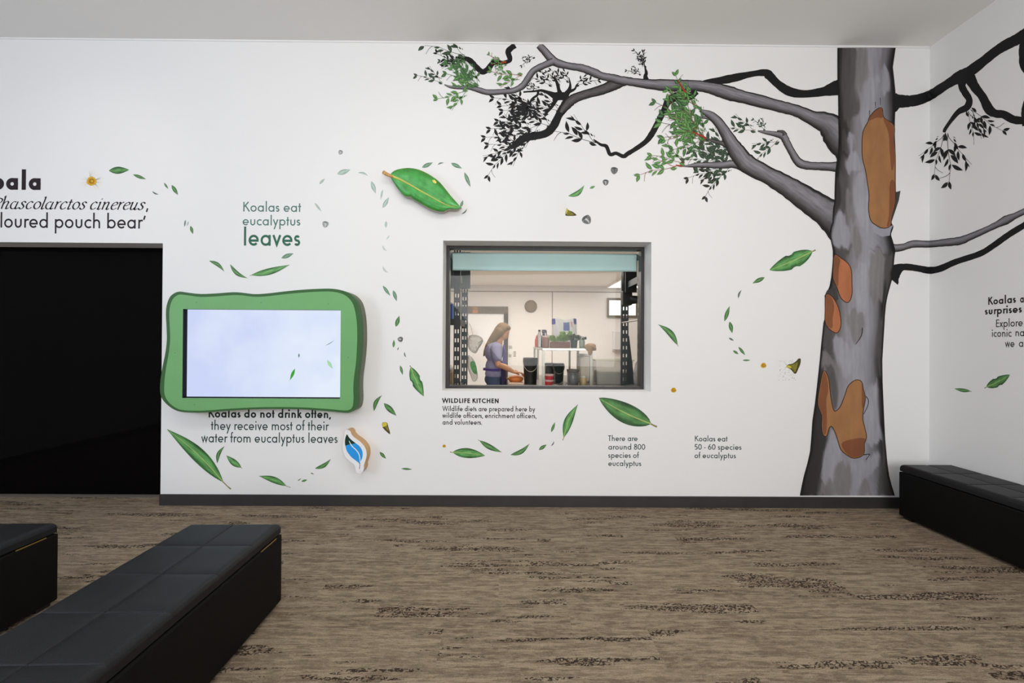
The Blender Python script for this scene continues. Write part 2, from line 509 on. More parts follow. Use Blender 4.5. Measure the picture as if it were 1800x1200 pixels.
bl = thing('roller_blind', (0.32, YW + 0.36, 2.24), 'pale aqua roller blind wound almost up at the top of the kitchen window', 'blind')
mb = MB(); mb.tube([(-0.545, YW + 0.36, 2.225), (1.19, YW + 0.36, 2.225)], 0.03, 16); mb.build('roller', M['blind'], bl, smooth=True)
mb = MB(); mb.box((-0.54, YW + 0.328, 2.09), (1.185, YW + 0.331, 2.235)); mb.build('blind_fabric', M['blind'], bl)
mb = MB(); mb.tube([(-0.54, YW + 0.33, 2.088), (1.185, YW + 0.33, 2.088)], 0.008, 8); mb.build('bottom_bar', M['blind'], bl, smooth=True)
for x_ in (-0.56, 1.192):
    mb = MB(); mb.box((x_, YW + T, 2.19), (x_ + 0.012, YW + 0.39, 2.262)); mb.build('bracket', M['alu'], bl)

# dark glass front at the left
gl = bpy.data.objects.new('window_2', None); COL.objects.link(gl)
gl.location = ((XL + DX1) / 2, YW + REC, 0); gl['kind'] = 'structure'
mb = MB(); mb.box((XL, YW + REC, 0.022), (DX1, YW + REC + 0.012, DZ1)); mb.build('window_pane', M['black_glass'], gl)
mb = MB(); mb.box((XL, YW + REC - 0.012, 0), (DX1, YW + REC + 0.02, 0.022)); mb.build('window_sill', M['alu'], gl)

# ------------------------------------------------------------------ benches
BW, BL, BH = 0.475, 1.50, 0.436


def bench(x_right, y_far, label, rz=0.0, hinge=True, width=BW):
    """origin at the far right corner on the floor; the bench runs towards the camera (-y) and left (-x)"""
    b = thing('upholstered_bench', (x_right, y_far, 0), label, 'bench', 'black upholstered benches', rz)
    lid_t = 0.058; zt = BH; zb = BH - lid_t; W = width
    # lid: 2 x 6 stitched squares
    mb = MB()
    seam_x = [W / 2]; seam_y = [BL * k / 6 for k in range(1, 6)]

    def lines(L, seams):
        s = {0.0, L}
        for e in (0.0, L):
            for d in (0.003, 0.008, 0.015, 0.024, 0.036):
                s.add(abs(e - d))
        for q in seams:
            for d in (-0.012, -0.006, -0.003, -0.0012, 0, 0.0012, 0.003, 0.006, 0.012): s.add(q + d)
        k = 0.03
        while k < L: s.add(round(k, 4)); k += 0.03
        return sorted(s)
    us, vs = lines(W, seam_x), lines(BL, seam_y)

    def hz(u, v):
        e = min(u, W - u, v, BL - v); r = 0.026
        z = zt - (0 if e >= r else r - math.sqrt(max(0, r * r - (r - e) ** 2)))
        d = min([abs(u - q) for q in seam_x] + [abs(v - q) for q in seam_y])
        fade = min(1, max(0, e / 0.03))
        z -= fade * (0.0042 * math.exp(-(d / 0.0022) ** 2) + 0.0035 * math.exp(-(d / 0.016) ** 2))
        return z
    nv = len(vs)
    verts = [(-u, -v, hz(u, v)) for u in us for v in vs]
    faces = [(i * nv + j, (i + 1) * nv + j, (i + 1) * nv + j + 1, i * nv + j + 1) for i in range(len(us) - 1) for j in range(nv - 1)]
    faces = [f[::-1] if False else f for f in faces]
    mb.idx(verts, faces)
    # skirt of the lid
    for (x0, y0, x1, y1) in ((0, 0, 0, -BL), (0, -BL, -W, -BL), (-W, -BL, -W, 0), (-W, 0, 0, 0)):
        zt_ = zt - 0.026
        mb.face([(x0, y0, zb + 0.004), (x1, y1, zb + 0.004), (x1, y1, zt_), (x0, y0, zt_)])
    mb.face([(0, 0, zb + 0.004), (-W, 0, zb + 0.004), (-W, -BL, zb + 0.004), (0, -BL, zb + 0.004)])
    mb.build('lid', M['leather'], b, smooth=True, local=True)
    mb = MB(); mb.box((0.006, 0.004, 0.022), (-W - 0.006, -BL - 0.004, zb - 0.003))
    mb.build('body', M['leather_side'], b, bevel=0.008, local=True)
    for fx in (-0.05, -W + 0.05):
        for fy in (-0.05, -BL + 0.05):
            f = MB(); f.box((fx - 0.035, fy - 0.035, 0), (fx + 0.035, fy + 0.035, 0.022))
            f.build('foot', M['plastic_black'], b, local=True)
    if hinge:
        mb = MB(); mb.box((0.0065, -0.20, zb - 0.0035), (0.0085, -0.06, zb + 0.0015))
        tag(mb.build('hinge', M['brass'], b, local=True), 'thin brass hinge strip')
    return b


bench(-1.2165, 2.289, 'black leather bench in the middle foreground below the green framed screen', rz=math.radians(1.1))
bench(-2.405, 2.289, 'black leather bench cut off by the left edge in front of the dark glass', rz=math.radians(1.1))
bench(3.190 + 0.418, 3.47, 'black leather bench along the right wall beside the painted tree trunk', hinge=False, width=0.418)
# ================================================================== painted tree on the walls
M['bark'] = ramp_mat('painted_grey_bark', [(0.0, S(22, 20, 21)), (0.07, S(26, 24, 25)), (0.13, S(112, 110, 114)), (0.36, S(134, 132, 138)),
                                           (0.62, S(108, 106, 110)), (0.82, S(66, 62, 63)), (0.93, S(30, 27, 27)), (1.0, S(20, 18, 18))], nscale=(2.5, 6))
M['bark_dim'] = ramp_mat('painted_brown_grey_bark', [(0.0, S(24, 22, 22)), (0.10, S(28, 26, 25)), (0.2, S(78, 74, 73)), (0.5, S(92, 88, 87)),
                                                     (0.8, S(58, 54, 53)), (0.92, S(26, 24, 23)), (1.0, S(20, 18, 18))], nscale=(6, 5))
M['bark_black'] = mat('painted_black_bark', S(26, 25, 26), 0.6, spec=0.2, noise=0.12, nscale=9)
M['p_dark'] = mat('paint_charcoal', S(64, 61, 60), 0.6, spec=0.2, noise=0.16, nscale=14, stretch=(3, 1, 0.6))
M['p_darker'] = mat('paint_near_black', S(44, 42, 42), 0.6, spec=0.2, noise=0.16, nscale=14, stretch=(3, 1, 0.6))
M['p_mid'] = mat('paint_warm_grey', S(112, 107, 107), 0.6, spec=0.2, noise=0.10, nscale=12, stretch=(3, 1, 0.6))
M['p_light'] = mat('paint_lilac_grey', S(152, 151, 160), 0.6, spec=0.2, noise=0.06, nscale=12, stretch=(3, 1, 0.6))
M['p_line'] = mat('paint_outline_brown', S(58, 38, 26), 0.6, spec=0.2)
M['orange'] = mat('paint_orange_bark', S(160, 114, 74), 0.6, spec=0.2, noise=0.10, nscale=6, stretch=(2, 1, 0.7))
M['orange_red'] = mat('paint_rust_bark', S(174, 109, 74), 0.6, spec=0.2, noise=0.10, nscale=6, stretch=(2, 1, 0.7))
M['orange_dark'] = mat('paint_dark_rust_bark', S(130, 82, 54), 0.6, spec=0.2, noise=0.10, nscale=6, stretch=(2, 1, 0.7))


def px_strip(mb, pts, off, sub=5, mi=0, vflip=None):
    """ribbon along (px, py, width) points, UV v = 0 on the upper side"""
    c = catmull(pts, sub)
    nrm = []
    for i in range(len(c)):
        a, b = c[max(i - 1, 0)], c[min(i + 1, len(c) - 1)]
        tx, ty = b[0] - a[0], b[1] - a[1]; l = math.hypot(tx, ty) or 1
        nrm.append((-ty / l, tx / l))
    s = sum(n[1] for n in nrm)
    if abs(s) < 0.15 * len(nrm): s = sum(n[0] for n in nrm)
    sg = 1 if s > 0 else -1
    if vflip: sg = -sg
    K = (0, 0.1, 0.3, 0.5, 0.7, 0.9, 1)
    rows = []; L = 0; wav = random.Random(int(c[0][0] * 7 + c[0][1]))
    for i, (p, n) in enumerate(zip(c, nrm)):
        if i: L += math.hypot(c[i][0] - c[i - 1][0], c[i][1] - c[i - 1][1])
        wdt = p[2] * (1 + wav.uniform(-0.05, 0.05))
        rows.append(([on_walls(p[0] + n[0] * sg * wdt * (k - 0.5), p[1] + n[1] * sg * wdt * (k - 0.5), off) for k in K], L / 100.0))
    for i in range(len(rows) - 1):
        (a, la), (b, lb) = rows[i], rows[i + 1]
        for k in range(len(K) - 1):
            mb.face([a[k], a[k + 1], b[k + 1], b[k]], mi, [(la, K[k]), (la, K[k + 1]), (lb, K[k + 1]), (lb, K[k])])


def px_poly(mb, pts, off, mi=0, sub=0):
    if sub: pts = catmull(pts, sub, True)
    mb.face([on_walls(p[0], p[1], off) for p in pts], mi, [(p[0] / 100, -p[1] / 100) for p in pts])


def Z(x0, y0, k, pts):
    """points noted on an enlarged detail -> photo pixels (third value is a width)"""
    return [(x0 + p[0] / k, y0 + p[1] / k) + ((p[2] / k,) if len(p) > 2 else ()) for p in pts]


tree = thing('tree_mural', (2.9, YW, 0.1), 'large painted gum tree with grey and orange trunk and leafy branches on the white wall', 'mural')

O_BLACK, O_GREY, O_TRUNK, O_PATCH, O_SPRAY = 0.0006, 0.0014, 0.0022, 0.0026, 0.0040


br_n = [0]


def branch(pts, m, off, label=None, flip=None, sub=5):
    br_n[0] += 1; off += 0.000008 * br_n[0]; mb = MB(); px_strip(mb, pts, off, sub, vflip=flip)
    o = mb.build('branch', m, tree)
    if label: o['label'] = label
    return o


# black branches behind
branch(Z(1080, 60, 4.285, [(1705, 395, 118), (1640, 415, 100), (1560, 435, 66), (1430, 450, 58), (1320, 432, 70), (1230, 375, 62), (1160, 305, 70),
                           (1120, 290, 52), (1020, 303, 44), (900, 330, 62), (800, 348, 56), (690, 356, 26), (640, 372, 14)]), M['bark_black'], O_BLACK, 'black painted branch')
branch(Z(1080, 60, 4.285, [(620, 430, 50), (560, 470, 60), (480, 470, 70), (410, 500, 58), (375, 570, 46), (335, 650, 46), (285, 745, 46), (235, 810, 38),
                           (150, 870, 34), (100, 900, 34)]) +
       Z(720, 60, 4.285, [(1610, 920, 30), (1555, 897, 26), (1510, 905, 28), (1482, 845, 28), (1440, 832, 20), (1395, 800, 12), (1385, 790, 4)]), M['bark_black'], O_BLACK)
branch(Z(1400, 60, 4.285, [(720, 508, 190), (745, 508, 150), (775, 505, 104), (840, 505, 88), (920, 493, 86), (1010, 458, 74), (1100, 400, 68), (1180, 350, 76),
                           (1240, 318, 98), (1300, 285, 84), (1400, 210, 74), (1500, 130, 70), (1580, 80, 78), (1660, 40, 84), (1740, -10, 84), (1820, -60, 66), (1920, -100, 36), (2000, -150, 5)]), M['bark_black'], O_BLACK)
branch(Z(1400, 60, 4.285, [(1255, 330, 76), (1246, 390, 56), (1270, 440, 54), (1302, 495, 50), (1284, 550, 52), (1220, 585, 42), (1165, 650, 30), (1120, 715, 26), (1112, 740, 20)]), M['bark_black'], O_BLACK)
branch(Z(1400, 60, 4.285, [(1300, 320, 90), (1345, 400, 72), (1400, 470, 66), (1450, 565, 74), (1500, 598, 62), (1560, 605, 62), (1640, 645, 62), (1740, 650, 54)]), M['bark_black'], O_BLACK)
branch(Z(1400, 60, 4.285, [(1740, 20, 60), (1712, 90, 66), (1708, 170, 64), (1712, 240, 60), (1760, 310, 60), (1790, 420, 70), (1740, 520, 66), (1722, 600, 60), (1730, 690, 60)]), M['bark_black'], O_BLACK)
branch(Z(1400, 320, 4.285, [(700, 720, 170), (735, 680, 110), (765, 655, 82), (800, 640, 52), (850, 640, 50), (930, 652, 50), (1000, 664, 52), (1080, 652, 50), (1200, 600, 46),
                            (1380, 540, 44), (1480, 480, 46), (1600, 395, 46), (1714, 325, 46), (1800, 270, 40), (1920, 230, 20), (2000, 190, 4)]), M['bark_black'], O_BLACK)
branch(Z(720, 60, 4.285, [(795, 84, 44), (765, 105, 42), (742, 135, 44), (755, 195, 34), (700, 215, 30), (635, 212, 40), (590, 262, 42), (548, 284, 42), (500, 245, 42), (450, 195, 42),
                          (400, 180, 28), (345, 175, 14)]), M['bark_black'], O_BLACK)
branch(Z(1080, 60, 4.285, [(238, 345, 46), (234, 315, 30), (240, 290, 24), (228, 240, 9), (215, 190, 4), (160, 130, 3)]), M['bark_black'], O_BLACK)
# black fork between the grey limbs
for pts in ([(720, 880, 110), (650, 890, 130), (560, 890, 130), (490, 880, 110), (400, 838, 62), (280, 800, 40), (180, 812, 30), (0, 825, 26)],
            [(580, 850, 90), (560, 790, 56), (545, 720, 54), (510, 635, 40), (450, 575, 18)],
            [(680, 860, 90), (725, 790, 62), (742, 710, 34), (720, 600, 12)],
            [(720, 820, 60), (810, 780, 34), (840, 720, 26), (870, 685, 14)],
            [(520, 900, 110), (490, 990, 66), (440, 1070, 50), (375, 1145, 38), (360, 1200, 20)],
            [(235, 800, 44), (222, 870, 36), (150, 925, 36), (112, 980, 30), (118, 1060, 24)]):
    branch(Z(920, 70, 9.0, pts), M['bark_black'], O_BLACK)
# grey limbs
branch(Z(1080, 60, 4.285, [(1760, 800, 330), (1690, 755, 262), (1600, 672, 170), (1500, 635, 118), (1375, 578, 92), (1250, 545, 92), (1100, 505, 96), (950, 468, 96),
                           (850, 440, 112), (740, 408, 92), (620, 388, 84), (500, 388, 92), (400, 385, 92), (250, 375, 72), (120, 358, 62), (40, 346, 66)]) +
       Z(720, 60, 4.285, [(1530, 332, 64), (1450, 316, 58), (1390, 290, 66), (1300, 256, 58), (1200, 240, 54), (1110, 216, 62), (1062, 180, 62), (1010, 120, 56), (972, 84, 50)]),
       M['bark'], O_GREY + 0.00005, 'long grey painted limb reaching left from the trunk')
branch(Z(720, 60, 4.285, [(1085, 205, 56), (1010, 236, 50), (935, 275, 50), (890, 335, 48), (850, 390, 50), (780, 425, 42), (690, 434, 42), (590, 438, 44), (520, 420, 42), (450, 402, 32),
                          (380, 402, 28), (310, 398, 20), (262, 380, 8)]), M['bark'], O_GREY + 0.0001)
branch(Z(720, 60, 4.285, [(1680, 352, 50), (1600, 356, 78), (1540, 380, 88), (1450, 418, 76), (1330, 452, 66), (1250, 480, 72), (1205, 510, 70), (1160, 560, 52), (1140, 590, 30)]), M['bark_dim'], O_GREY - 0.0002,
       'dark grey-brown limb curling down to the black leaves')
branch(Z(720, 60, 4.285, [(1215, 500, 84), (1185, 525, 80), (1130, 600, 58), (1085, 690, 62), (1030, 745, 60), (940, 768, 56), (870, 780, 60), (800, 830, 50), (760, 860, 20)]), M['bark_black'], O_BLACK)
branch(Z(1080, 60, 4.285, [(1740, 1010, 110), (1680, 1000, 78), (1560, 995, 62), (1450, 988, 64), (1385, 962, 66), (1335, 885, 56), (1300, 820, 56), (1270, 768, 58), (1210, 752, 40),
                           (1130, 738, 26), (1080, 728, 10)]), M['bark'], O_GREY)
branch(Z(1080, 60, 4.285, [(1285, 760, 40), (1270, 735, 24), (1225, 728, 10)]), M['bark_dim'], O_GREY)
branch([(1500, 402, 92), (1478, 388, 74), (1455, 374, 54), (1420, 351, 44), (1385, 328, 37), (1350, 308, 32), (1315, 289, 34), (1298, 270, 31), (1285, 250, 24), (1273, 230, 20),
        (1262, 214, 18), (1248, 202, 14), (1230, 194, 5)], M['bark'], O_GREY + 0.0001, 'pale grey limb rising left from the trunk to the green leaves')
branch([(1315, 292, 26), (1290, 288, 15), (1271, 290, 13), (1243, 290, 10), (1225, 290, 9), (1211, 291.5, 5), (1199, 292, 2)], M['bark'], O_GREY)
branch([(1284, 258, 10), (1270, 252, 8), (1255, 248, 6), (1241, 243, 3)], M['bark_dim'], O_GREY)
branch([(1257, 213, 8), (1247, 208, 6), (1237, 206, 5), (1222, 207, 3)], M['bark'], O_GREY)
branch(Z(1400, 320, 4.285, [(610, 440, 190), (665, 468, 118), (720, 496, 66), (800, 490, 52), (880, 466, 54), (1000, 467, 50), (1120, 455, 56), (1230, 442, 62), (1300, 415, 52), (1400, 372, 46),
                            (1500, 325, 48), (1580, 285, 66), (1650, 252, 46), (1714, 222, 46), (1800, 190, 40), (1920, 160, 22), (2000, 120, 4)]), M['bark'], O_GREY, 'thin grey painted branch crossing onto the right wall')

# trunk
rows = [(84, 1472, 1574.5), (118, 1471.9, 1569.5), (140, 1472, 1572), (160, 1473, 1574), (190, 1473.5, 1574), (214, 1473.5, 1573), (240, 1474, 1573), (262, 1473.5, 1574), (280, 1471, 1574),
        (305, 1468, 1574), (340, 1467, 1574), (352, 1467, 1573), (368, 1464, 1570.5), (392, 1463, 1567), (398, 1460, 1571), (412, 1458, 1566), (425, 1461, 1570), (440, 1464, 1574), (455, 1464, 1572),
        (469, 1463, 1571), (488, 1461, 1569), (504, 1458, 1564.5), (521, 1449.5, 1560), (535, 1451.5, 1557.5), (556, 1451, 1555.5), (567, 1447.5, 1555), (600, 1444, 1553), (633, 1441, 1551),
        (670, 1437, 1551.5), (705, 1433, 1553), (740, 1428, 1554.5), (770, 1426, 1556), (793, 1424, 1558), (815, 1419, 1560), (836, 1413, 1563), (855, 1409, 1568), (870.8, 1406, 1573)]
A = lambda *p: Z(1450, 80, 5.453, p)
B_ = lambda *p: Z(1440, 300, 6.665, p)
C_ = lambda *p: Z(1420, 420, 5.0, p)
D_ = lambda *p: Z(1400, 640, 5.0, p)
strokes = [
    (1, A((165, 30), (295, 30), (300, 180), (298, 350), (300, 480), (335, 600), (320, 680), (180, 700), (170, 500), (162, 250))),
    (2, A((125, 30), (165, 30), (165, 250), (172, 500), (180, 700), (230, 800), (200, 850), (135, 735), (128, 600), (122, 300))),
    (3, A((300, 30), (400, 30), (410, 200), (408, 330), (360, 430), (330, 460), (305, 380), (297, 250))),
    (4, A((410, 330), (480, 260), (520, 330), (470, 500), (430, 620), (400, 720), (370, 800), (340, 720), (352, 600), (370, 480))),
    (3, A((540, 90), (575, 100), (550, 190), (530, 230), (520, 170))),
    (4, A((540, 210), (610, 250), (620, 400), (560, 480), (540, 350))),
    (4, A((205, 870), (260, 850), (285, 900), (270, 1000), (330, 1080), (350, 1200), (230, 1200), (200, 1090), (240, 1000))),
    (2, A((120, 990), (190, 1000), (240, 1015), (170, 1050), (120, 1090))),
    (1, B_((205, 60), (290, 40), (350, 130), (330, 300), (340, 430), (250, 440), (170, 410), (188, 280))),
    (2, B_((205, 60), (230, 110), (240, 300), (220, 420), (165, 410), (188, 280))),
    (3, B_((330, 200), (385, 260), (370, 400), (420, 500), (400, 580), (330, 520), (320, 400))),
    (4, B_((420, 120), (540, 20), (560, 200), (580, 420), (600, 600), (530, 700), (450, 560), (410, 380))),
    (4, B_((200, 500), (250, 470), (300, 520), (310, 640), (350, 720), (340, 850), (300, 905), (255, 880), (180, 860), (150, 800), (175, 650))),
    (1, B_((190, 870), (270, 870), (300, 905), (380, 860), (370, 940), (310, 970), (250, 1000), (200, 960))),
    (3, B_((400, 620), (480, 740), (500, 900), (460, 1000), (400, 900))),
    (1, B_((600, 900), (760, 950), (880, 960), (860, 1190), (780, 1190), (780, 1010), (700, 950))),
    (3, C_((560, 130), (640, 110), (690, 180), (660, 330), (640, 520), (560, 560), (520, 430), (530, 300), (555, 220))),
    (1, C_((690, 160), (745, 150), (735, 300), (720, 440), (670, 620), (650, 660), (680, 420))),
    (3, C_((370, 640), (440, 620), (490, 660), (485, 800), (430, 900), (380, 870), (350, 740))),
    (1, C_((640, 680), (685, 600), (662, 820), (655, 1190), (620, 1190), (600, 1000), (610, 800))),
    (1, C_((145, 760), (190, 790), (210, 880), (200, 980), (150, 1000), (120, 920))),
    (3, C_((120, 1000), (190, 1000), (250, 1090), (250, 1190), (112, 1190))),
    (4, C_((420, 240), (510, 200), (540, 420), (500, 640), (430, 560), (400, 400))),
    (4, C_((230, 860), (290, 900), (400, 960), (460, 960), (400, 1190), (310, 1190), (260, 1060))),
    (2, D_((205, 70), (240, 60), (205, 210), (190, 350), (222, 460), (222, 560), (245, 640), (290, 660), (250, 770), (215, 950), (190, 1060), (180, 1150), (40, 1150), (60, 980), (110, 800), (140, 600), (160, 400), (185, 180))),
    (1, D_((250, 30), (310, 0), (360, 130), (365, 300), (345, 410), (320, 380), (300, 250), (280, 120))),
    (4, D_((270, 700), (310, 560), (345, 640), (375, 730), (400, 800), (405, 900), (350, 880), (320, 980), (250, 1040), (215, 960), (240, 830))),
    (3, D_((350, 890), (420, 860), (480, 950), (480, 1150), (340, 1150), (330, 1000))),
    (3, D_((215, 1040), (300, 1010), (320, 1150), (190, 1150))),
    (4, D_((500, 850), (560, 860), (640, 820), (700, 760), (720, 900), (560, 1050), (520, 1150), (490, 1150), (520, 1000))),
    (1, D_((740, 620), (775, 600), (800, 900), (850, 1060), (865, 1150), (770, 1150), (720, 1150), (735, 960), (750, 800))),
    (3, D_((560, 1040), (620, 1020), (660, 1150), (530, 1150))),
    (4, D_((600, 300), (690, 120), (720, 300), (730, 500), (740, 640), (640, 700), (590, 480))),
]
from mathutils import noise as mnoise


def ramp_col(stops, t):
    for (p0, c0), (p1, c1) in zip(stops, stops[1:]):
        if t <= p1:
            k = 0 if p1 == p0 else max(0, min(1, (t - p0) / (p1 - p0)))
            return [c0[i] + (c1[i] - c0[i]) * k for i in range(3)]
    return list(stops[-1][1][:3])


T_RAMP = [(0.0, S(22, 20, 20)), (0.03, S(28, 26, 26)), (0.055, S(62, 59, 58)), (0.20, S(88, 85, 86)), (0.32, S(132, 129, 133)), (0.55, S(152, 151, 159)), (0.74, S(143, 142, 150)),
          (0.86, S(114, 112, 116)), (0.92, S(66, 64, 66)), (0.96, S(28, 26, 27)), (1.0, S(20, 19, 20))]
PAINT = {1: S(80, 77, 76), 2: S(48, 46, 46), 3: S(124, 119, 119), 4: S(156, 155, 164)}


def poly_dist(pts, x, y):
    """signed distance to a polygon, positive inside"""
    ins = False; d = 1e9; n = len(pts)
    for i in range(n):
        x0, y0 = pts[i][0], pts[i][1]; x1, y1 = pts[(i + 1) % n][0], pts[(i + 1) % n][1]
        if (y0 > y) != (y1 > y) and x < (x1 - x0) * (y - y0) / (y1 - y0) + x0: ins = not ins
        dx, dy = x1 - x0, y1 - y0; t = max(0, min(1, ((x - x0) * dx + (y - y0) * dy) / (dx * dx + dy * dy + 1e-9)))
        d = min(d, math.hypot(x - x0 - dx * t, y - y0 - dy * t))
    return d if ins else -d


for i_, (mi, pts) in enumerate(strokes):
    c_ = catmull(pts, 2, True); xs_ = [p[0] for p in c_]; ys_ = [p[1] for p in c_]
    strokes[i_] = (mi, c_, min(xs_) - 9, max(xs_) + 9, min(ys_) - 12, max(ys_) + 12)
NC = 54; ys = []
y_ = 84.0
while y_ < 870.8: ys.append(y_); y_ += 3.4
ys.append(870.8)
tv_, tf_, tc_ = [], [], []
for y_ in ys:
    k = max(i for i in range(len(rows) - 1) if rows[i][0] <= y_); (ya, la, ra), (yb, lb, rb) = rows[k], rows[k + 1]
    t = (y_ - ya) / (yb - ya); l_, r_ = la + (lb - la) * t, ra + (rb - ra) * t
    for i in range(NC + 1):
        u = i / NC; x = l_ + (r_ - l_) * u
        tv_.append(on_walls(x, y_, O_TRUNK))
        wx = x + 4.0 * mnoise.noise((x * 0.10, y_ * 0.022, 1.3)); wy = y_ + 13 * mnoise.noise((x * 0.16, y_ * 0.03, 7.7))
        c = ramp_col(T_RAMP, u + 0.05 * mnoise.noise((x * 0.03, y_ * 0.012, 3.1)))
        for mi, sp_, x0, x1, y0, y1 in strokes:
            if x0 < wx < x1 and y0 < wy < y1:
                a = max(0, min(1, 0.5 + poly_dist(sp_, wx, wy) / 5.0)); a = a * a * (3 - 2 * a) * 0.82
                c = [c[j] + (PAINT[mi][j] - c[j]) * a for j in range(3)]
        e = 1 + 0.16 * mnoise.noise((x * 0.22, y_ * 0.02, 9.0)) + 0.07 * mnoise.noise((x * 0.9, y_ * 0.07, 4.0))
        rim = min(x - l_, r_ - x)
        if rim < 4.2:
            q = max(0, min(1, (rim - 1.6) / 2.6)); c = [0.008 + (v - 0.008) * q for v in c]
        tc_.append([max(0, v * e) for v in c] + [1])
for j in range(len(ys) - 1):
    for i in range(NC): tf_.append((j * (NC + 1) + i, j * (NC + 1) + i + 1, (j + 1) * (NC + 1) + i + 1, (j + 1) * (NC + 1) + i))
mb = MB(); mb.idx(tv_, tf_, 0)
M['trunk'] = bpy.data.materials.new('painted_trunk_bark'); M['trunk'].use_nodes = True
nt_ = M['trunk'].node_tree; at_ = nt_.nodes.new('ShaderNodeAttribute'); at_.attribute_name = 'mural_paint'
nt_.nodes['Principled BSDF'].inputs['Roughness'].default_value = 0.6; nt_.nodes['Principled BSDF'].inputs['Specular IOR Level'].default_value = 0.2
nt_.links.new(at_.outputs['Color'], nt_.nodes['Principled BSDF'].inputs['Base Color'])
pal = [M['trunk'], M['p_dark'], M['p_darker'], M['p_mid'], M['p_light']]
NTRUNK = len(tv_)
# loose bark flaps
px_poly(mb, [(1573, 337), (1577, 337), (1583, 335), (1580, 352), (1574, 370), (1567, 391), (1564, 391), (1566, 375), (1571, 358)], O_TRUNK + 0.0005, 1)
px_poly(mb, [(1449, 521), (1454, 510), (1470, 505), (1474, 525), (1470, 530), (1460, 522)], O_TRUNK + 0.0005, 1)
px_poly(mb, [(1570, 395), (1560, 400), (1546, 402), (1530, 392), (1536, 408), (1550, 416), (1564, 414), (1566, 404)], O_TRUNK + 0.0005, 4)
# bark crack lines
for pts in (A((428, 620, 6), (428, 680, 4)), A((483, 540, 6), (486, 600, 4)), A((531, 500, 6), (533, 570, 4)), A((640, 720, 8), (668, 772, 5)), D_((590, 795, 9), (640, 790, 7), (640, 800, 6), (610, 840, 6)),
            D_((610, 280, 8), (632, 315, 7), (625, 370, 7), (590, 440, 5)), C_((480, 780, 8), (470, 850, 8), (420, 925, 5))):
    px_strip(mb, pts, O_TRUNK + 0.0006, 3, 2)
tr = mb.build('trunk', pal, tree); tr['label'] = 'grey painted trunk with dark edges'
ca_ = tr.data.color_attributes.new('mural_paint', 'FLOAT_COLOR', 'POINT')
for i in range(NTRUNK): ca_.data[i].color = tc_[i]


def bark_patch(pts, m, shade, label, rim=1.4):
    pts = catmull(pts, 3, True)
    n = len(pts); cx = sum(p[0] for p in pts) / n; cy_ = sum(p[1] for p in pts) / n
    area_ = sum(pts[i][0] * pts[(i + 1) % n][1] - pts[(i + 1) % n][0] * pts[i][1] for i in range(n))
    sg = 1 if area_ > 0 else -1
    outer = []
    for i in range(n):
        a, b = pts[i - 1], pts[(i + 1) % n]
        tx, ty = b[0] - a[0], b[1] - a[1]; l = math.hypot(tx, ty) or 1
        outer.append((pts[i][0] + sg * ty / l * rim, pts[i][1] - sg * tx / l * rim))
    mb = MB()
    px_poly(mb, outer, O_PATCH + 0.0004, 0); px_poly(mb, pts, O_PATCH + 0.0006, 1)
    for k, s in enumerate(shade): px_poly(mb, s, O_PATCH + 0.0007 + k * 0.00003, 2, 3)
    o = mb.build('bark_patch', [M['p_line'], m, M['orange_dark']], tree); o['label'] = label


bark_patch(A((430, 690), (487, 622), (545, 602), (560, 690), (640, 745), (664, 790), (660, 900), (668, 1000), (672, 1100)) +
           Z(1400, 320, 4.285, [(742, 0), (742, 150), (715, 260), (705, 328), (652, 344), (600, 320), (562, 285), (546, 200), (550, 100), (537, 0)]) +
           A((392, 1190), (366, 1090), (360, 980), (368, 830), (415, 735)),
           M['orange'], [A((430, 690), (487, 622), (543, 605), (555, 690), (500, 690), (425, 720)),
                         A((560, 700), (640, 750), (662, 800), (658, 900), (668, 1100), (640, 1200), (620, 1000), (610, 840)),
                         Z(1400, 320, 4.285, [(705, 0), (740, 0), (740, 150), (712, 265), (703, 322), (680, 330), (695, 260), (700, 150)])],
           'tall orange bare patch high on the trunk')
bark_patch(C_((237, 142), (290, 170), (350, 215), (380, 280), (385, 400), (386, 480), (365, 543), (335, 552), (290, 510), (262, 430), (227, 350), (227, 250)),
           M['orange_red'], [C_((237, 145), (285, 180), (272, 260), (268, 400), (255, 410), (229, 350), (229, 250))], 'rust oval bare patch at mid trunk, upper one')
bark_patch(C_((162, 492), (215, 512), (265, 600), (286, 700), (283, 780), (245, 822), (162, 750), (157, 620)),
           M['orange_red'], [C_((164, 494), (212, 516), (232, 600), (218, 700), (214, 785), (163, 748), (160, 620))], 'rust oval bare patch at mid trunk, lower one')
bark_patch(D_((240, 58), (280, 130), (295, 260), (320, 390), (345, 415), (390, 370), (430, 270), (460, 190), (520, 142), (570, 155), (585, 220), (603, 300), (588, 380), (580, 480), (600, 570), (613, 640),
              (593, 700), (588, 790), (510, 823), (450, 798), (392, 745), (365, 660), (340, 590), (310, 542), (285, 560), (265, 625), (237, 618), (224, 540), (226, 450), (192, 350), (207, 210)),
           M['orange'], [D_((240, 65), (270, 130), (280, 230), (262, 320), (268, 450), (262, 600), (238, 612), (228, 540), (228, 450), (196, 350), (210, 215)),
                         D_((395, 700), (480, 660), (600, 650), (592, 700), (586, 786), (510, 818), (450, 793)),
                         D_((575, 160), (585, 220), (601, 300), (586, 380), (577, 370), (575, 250))], 'branching orange bare patch low on the trunk')

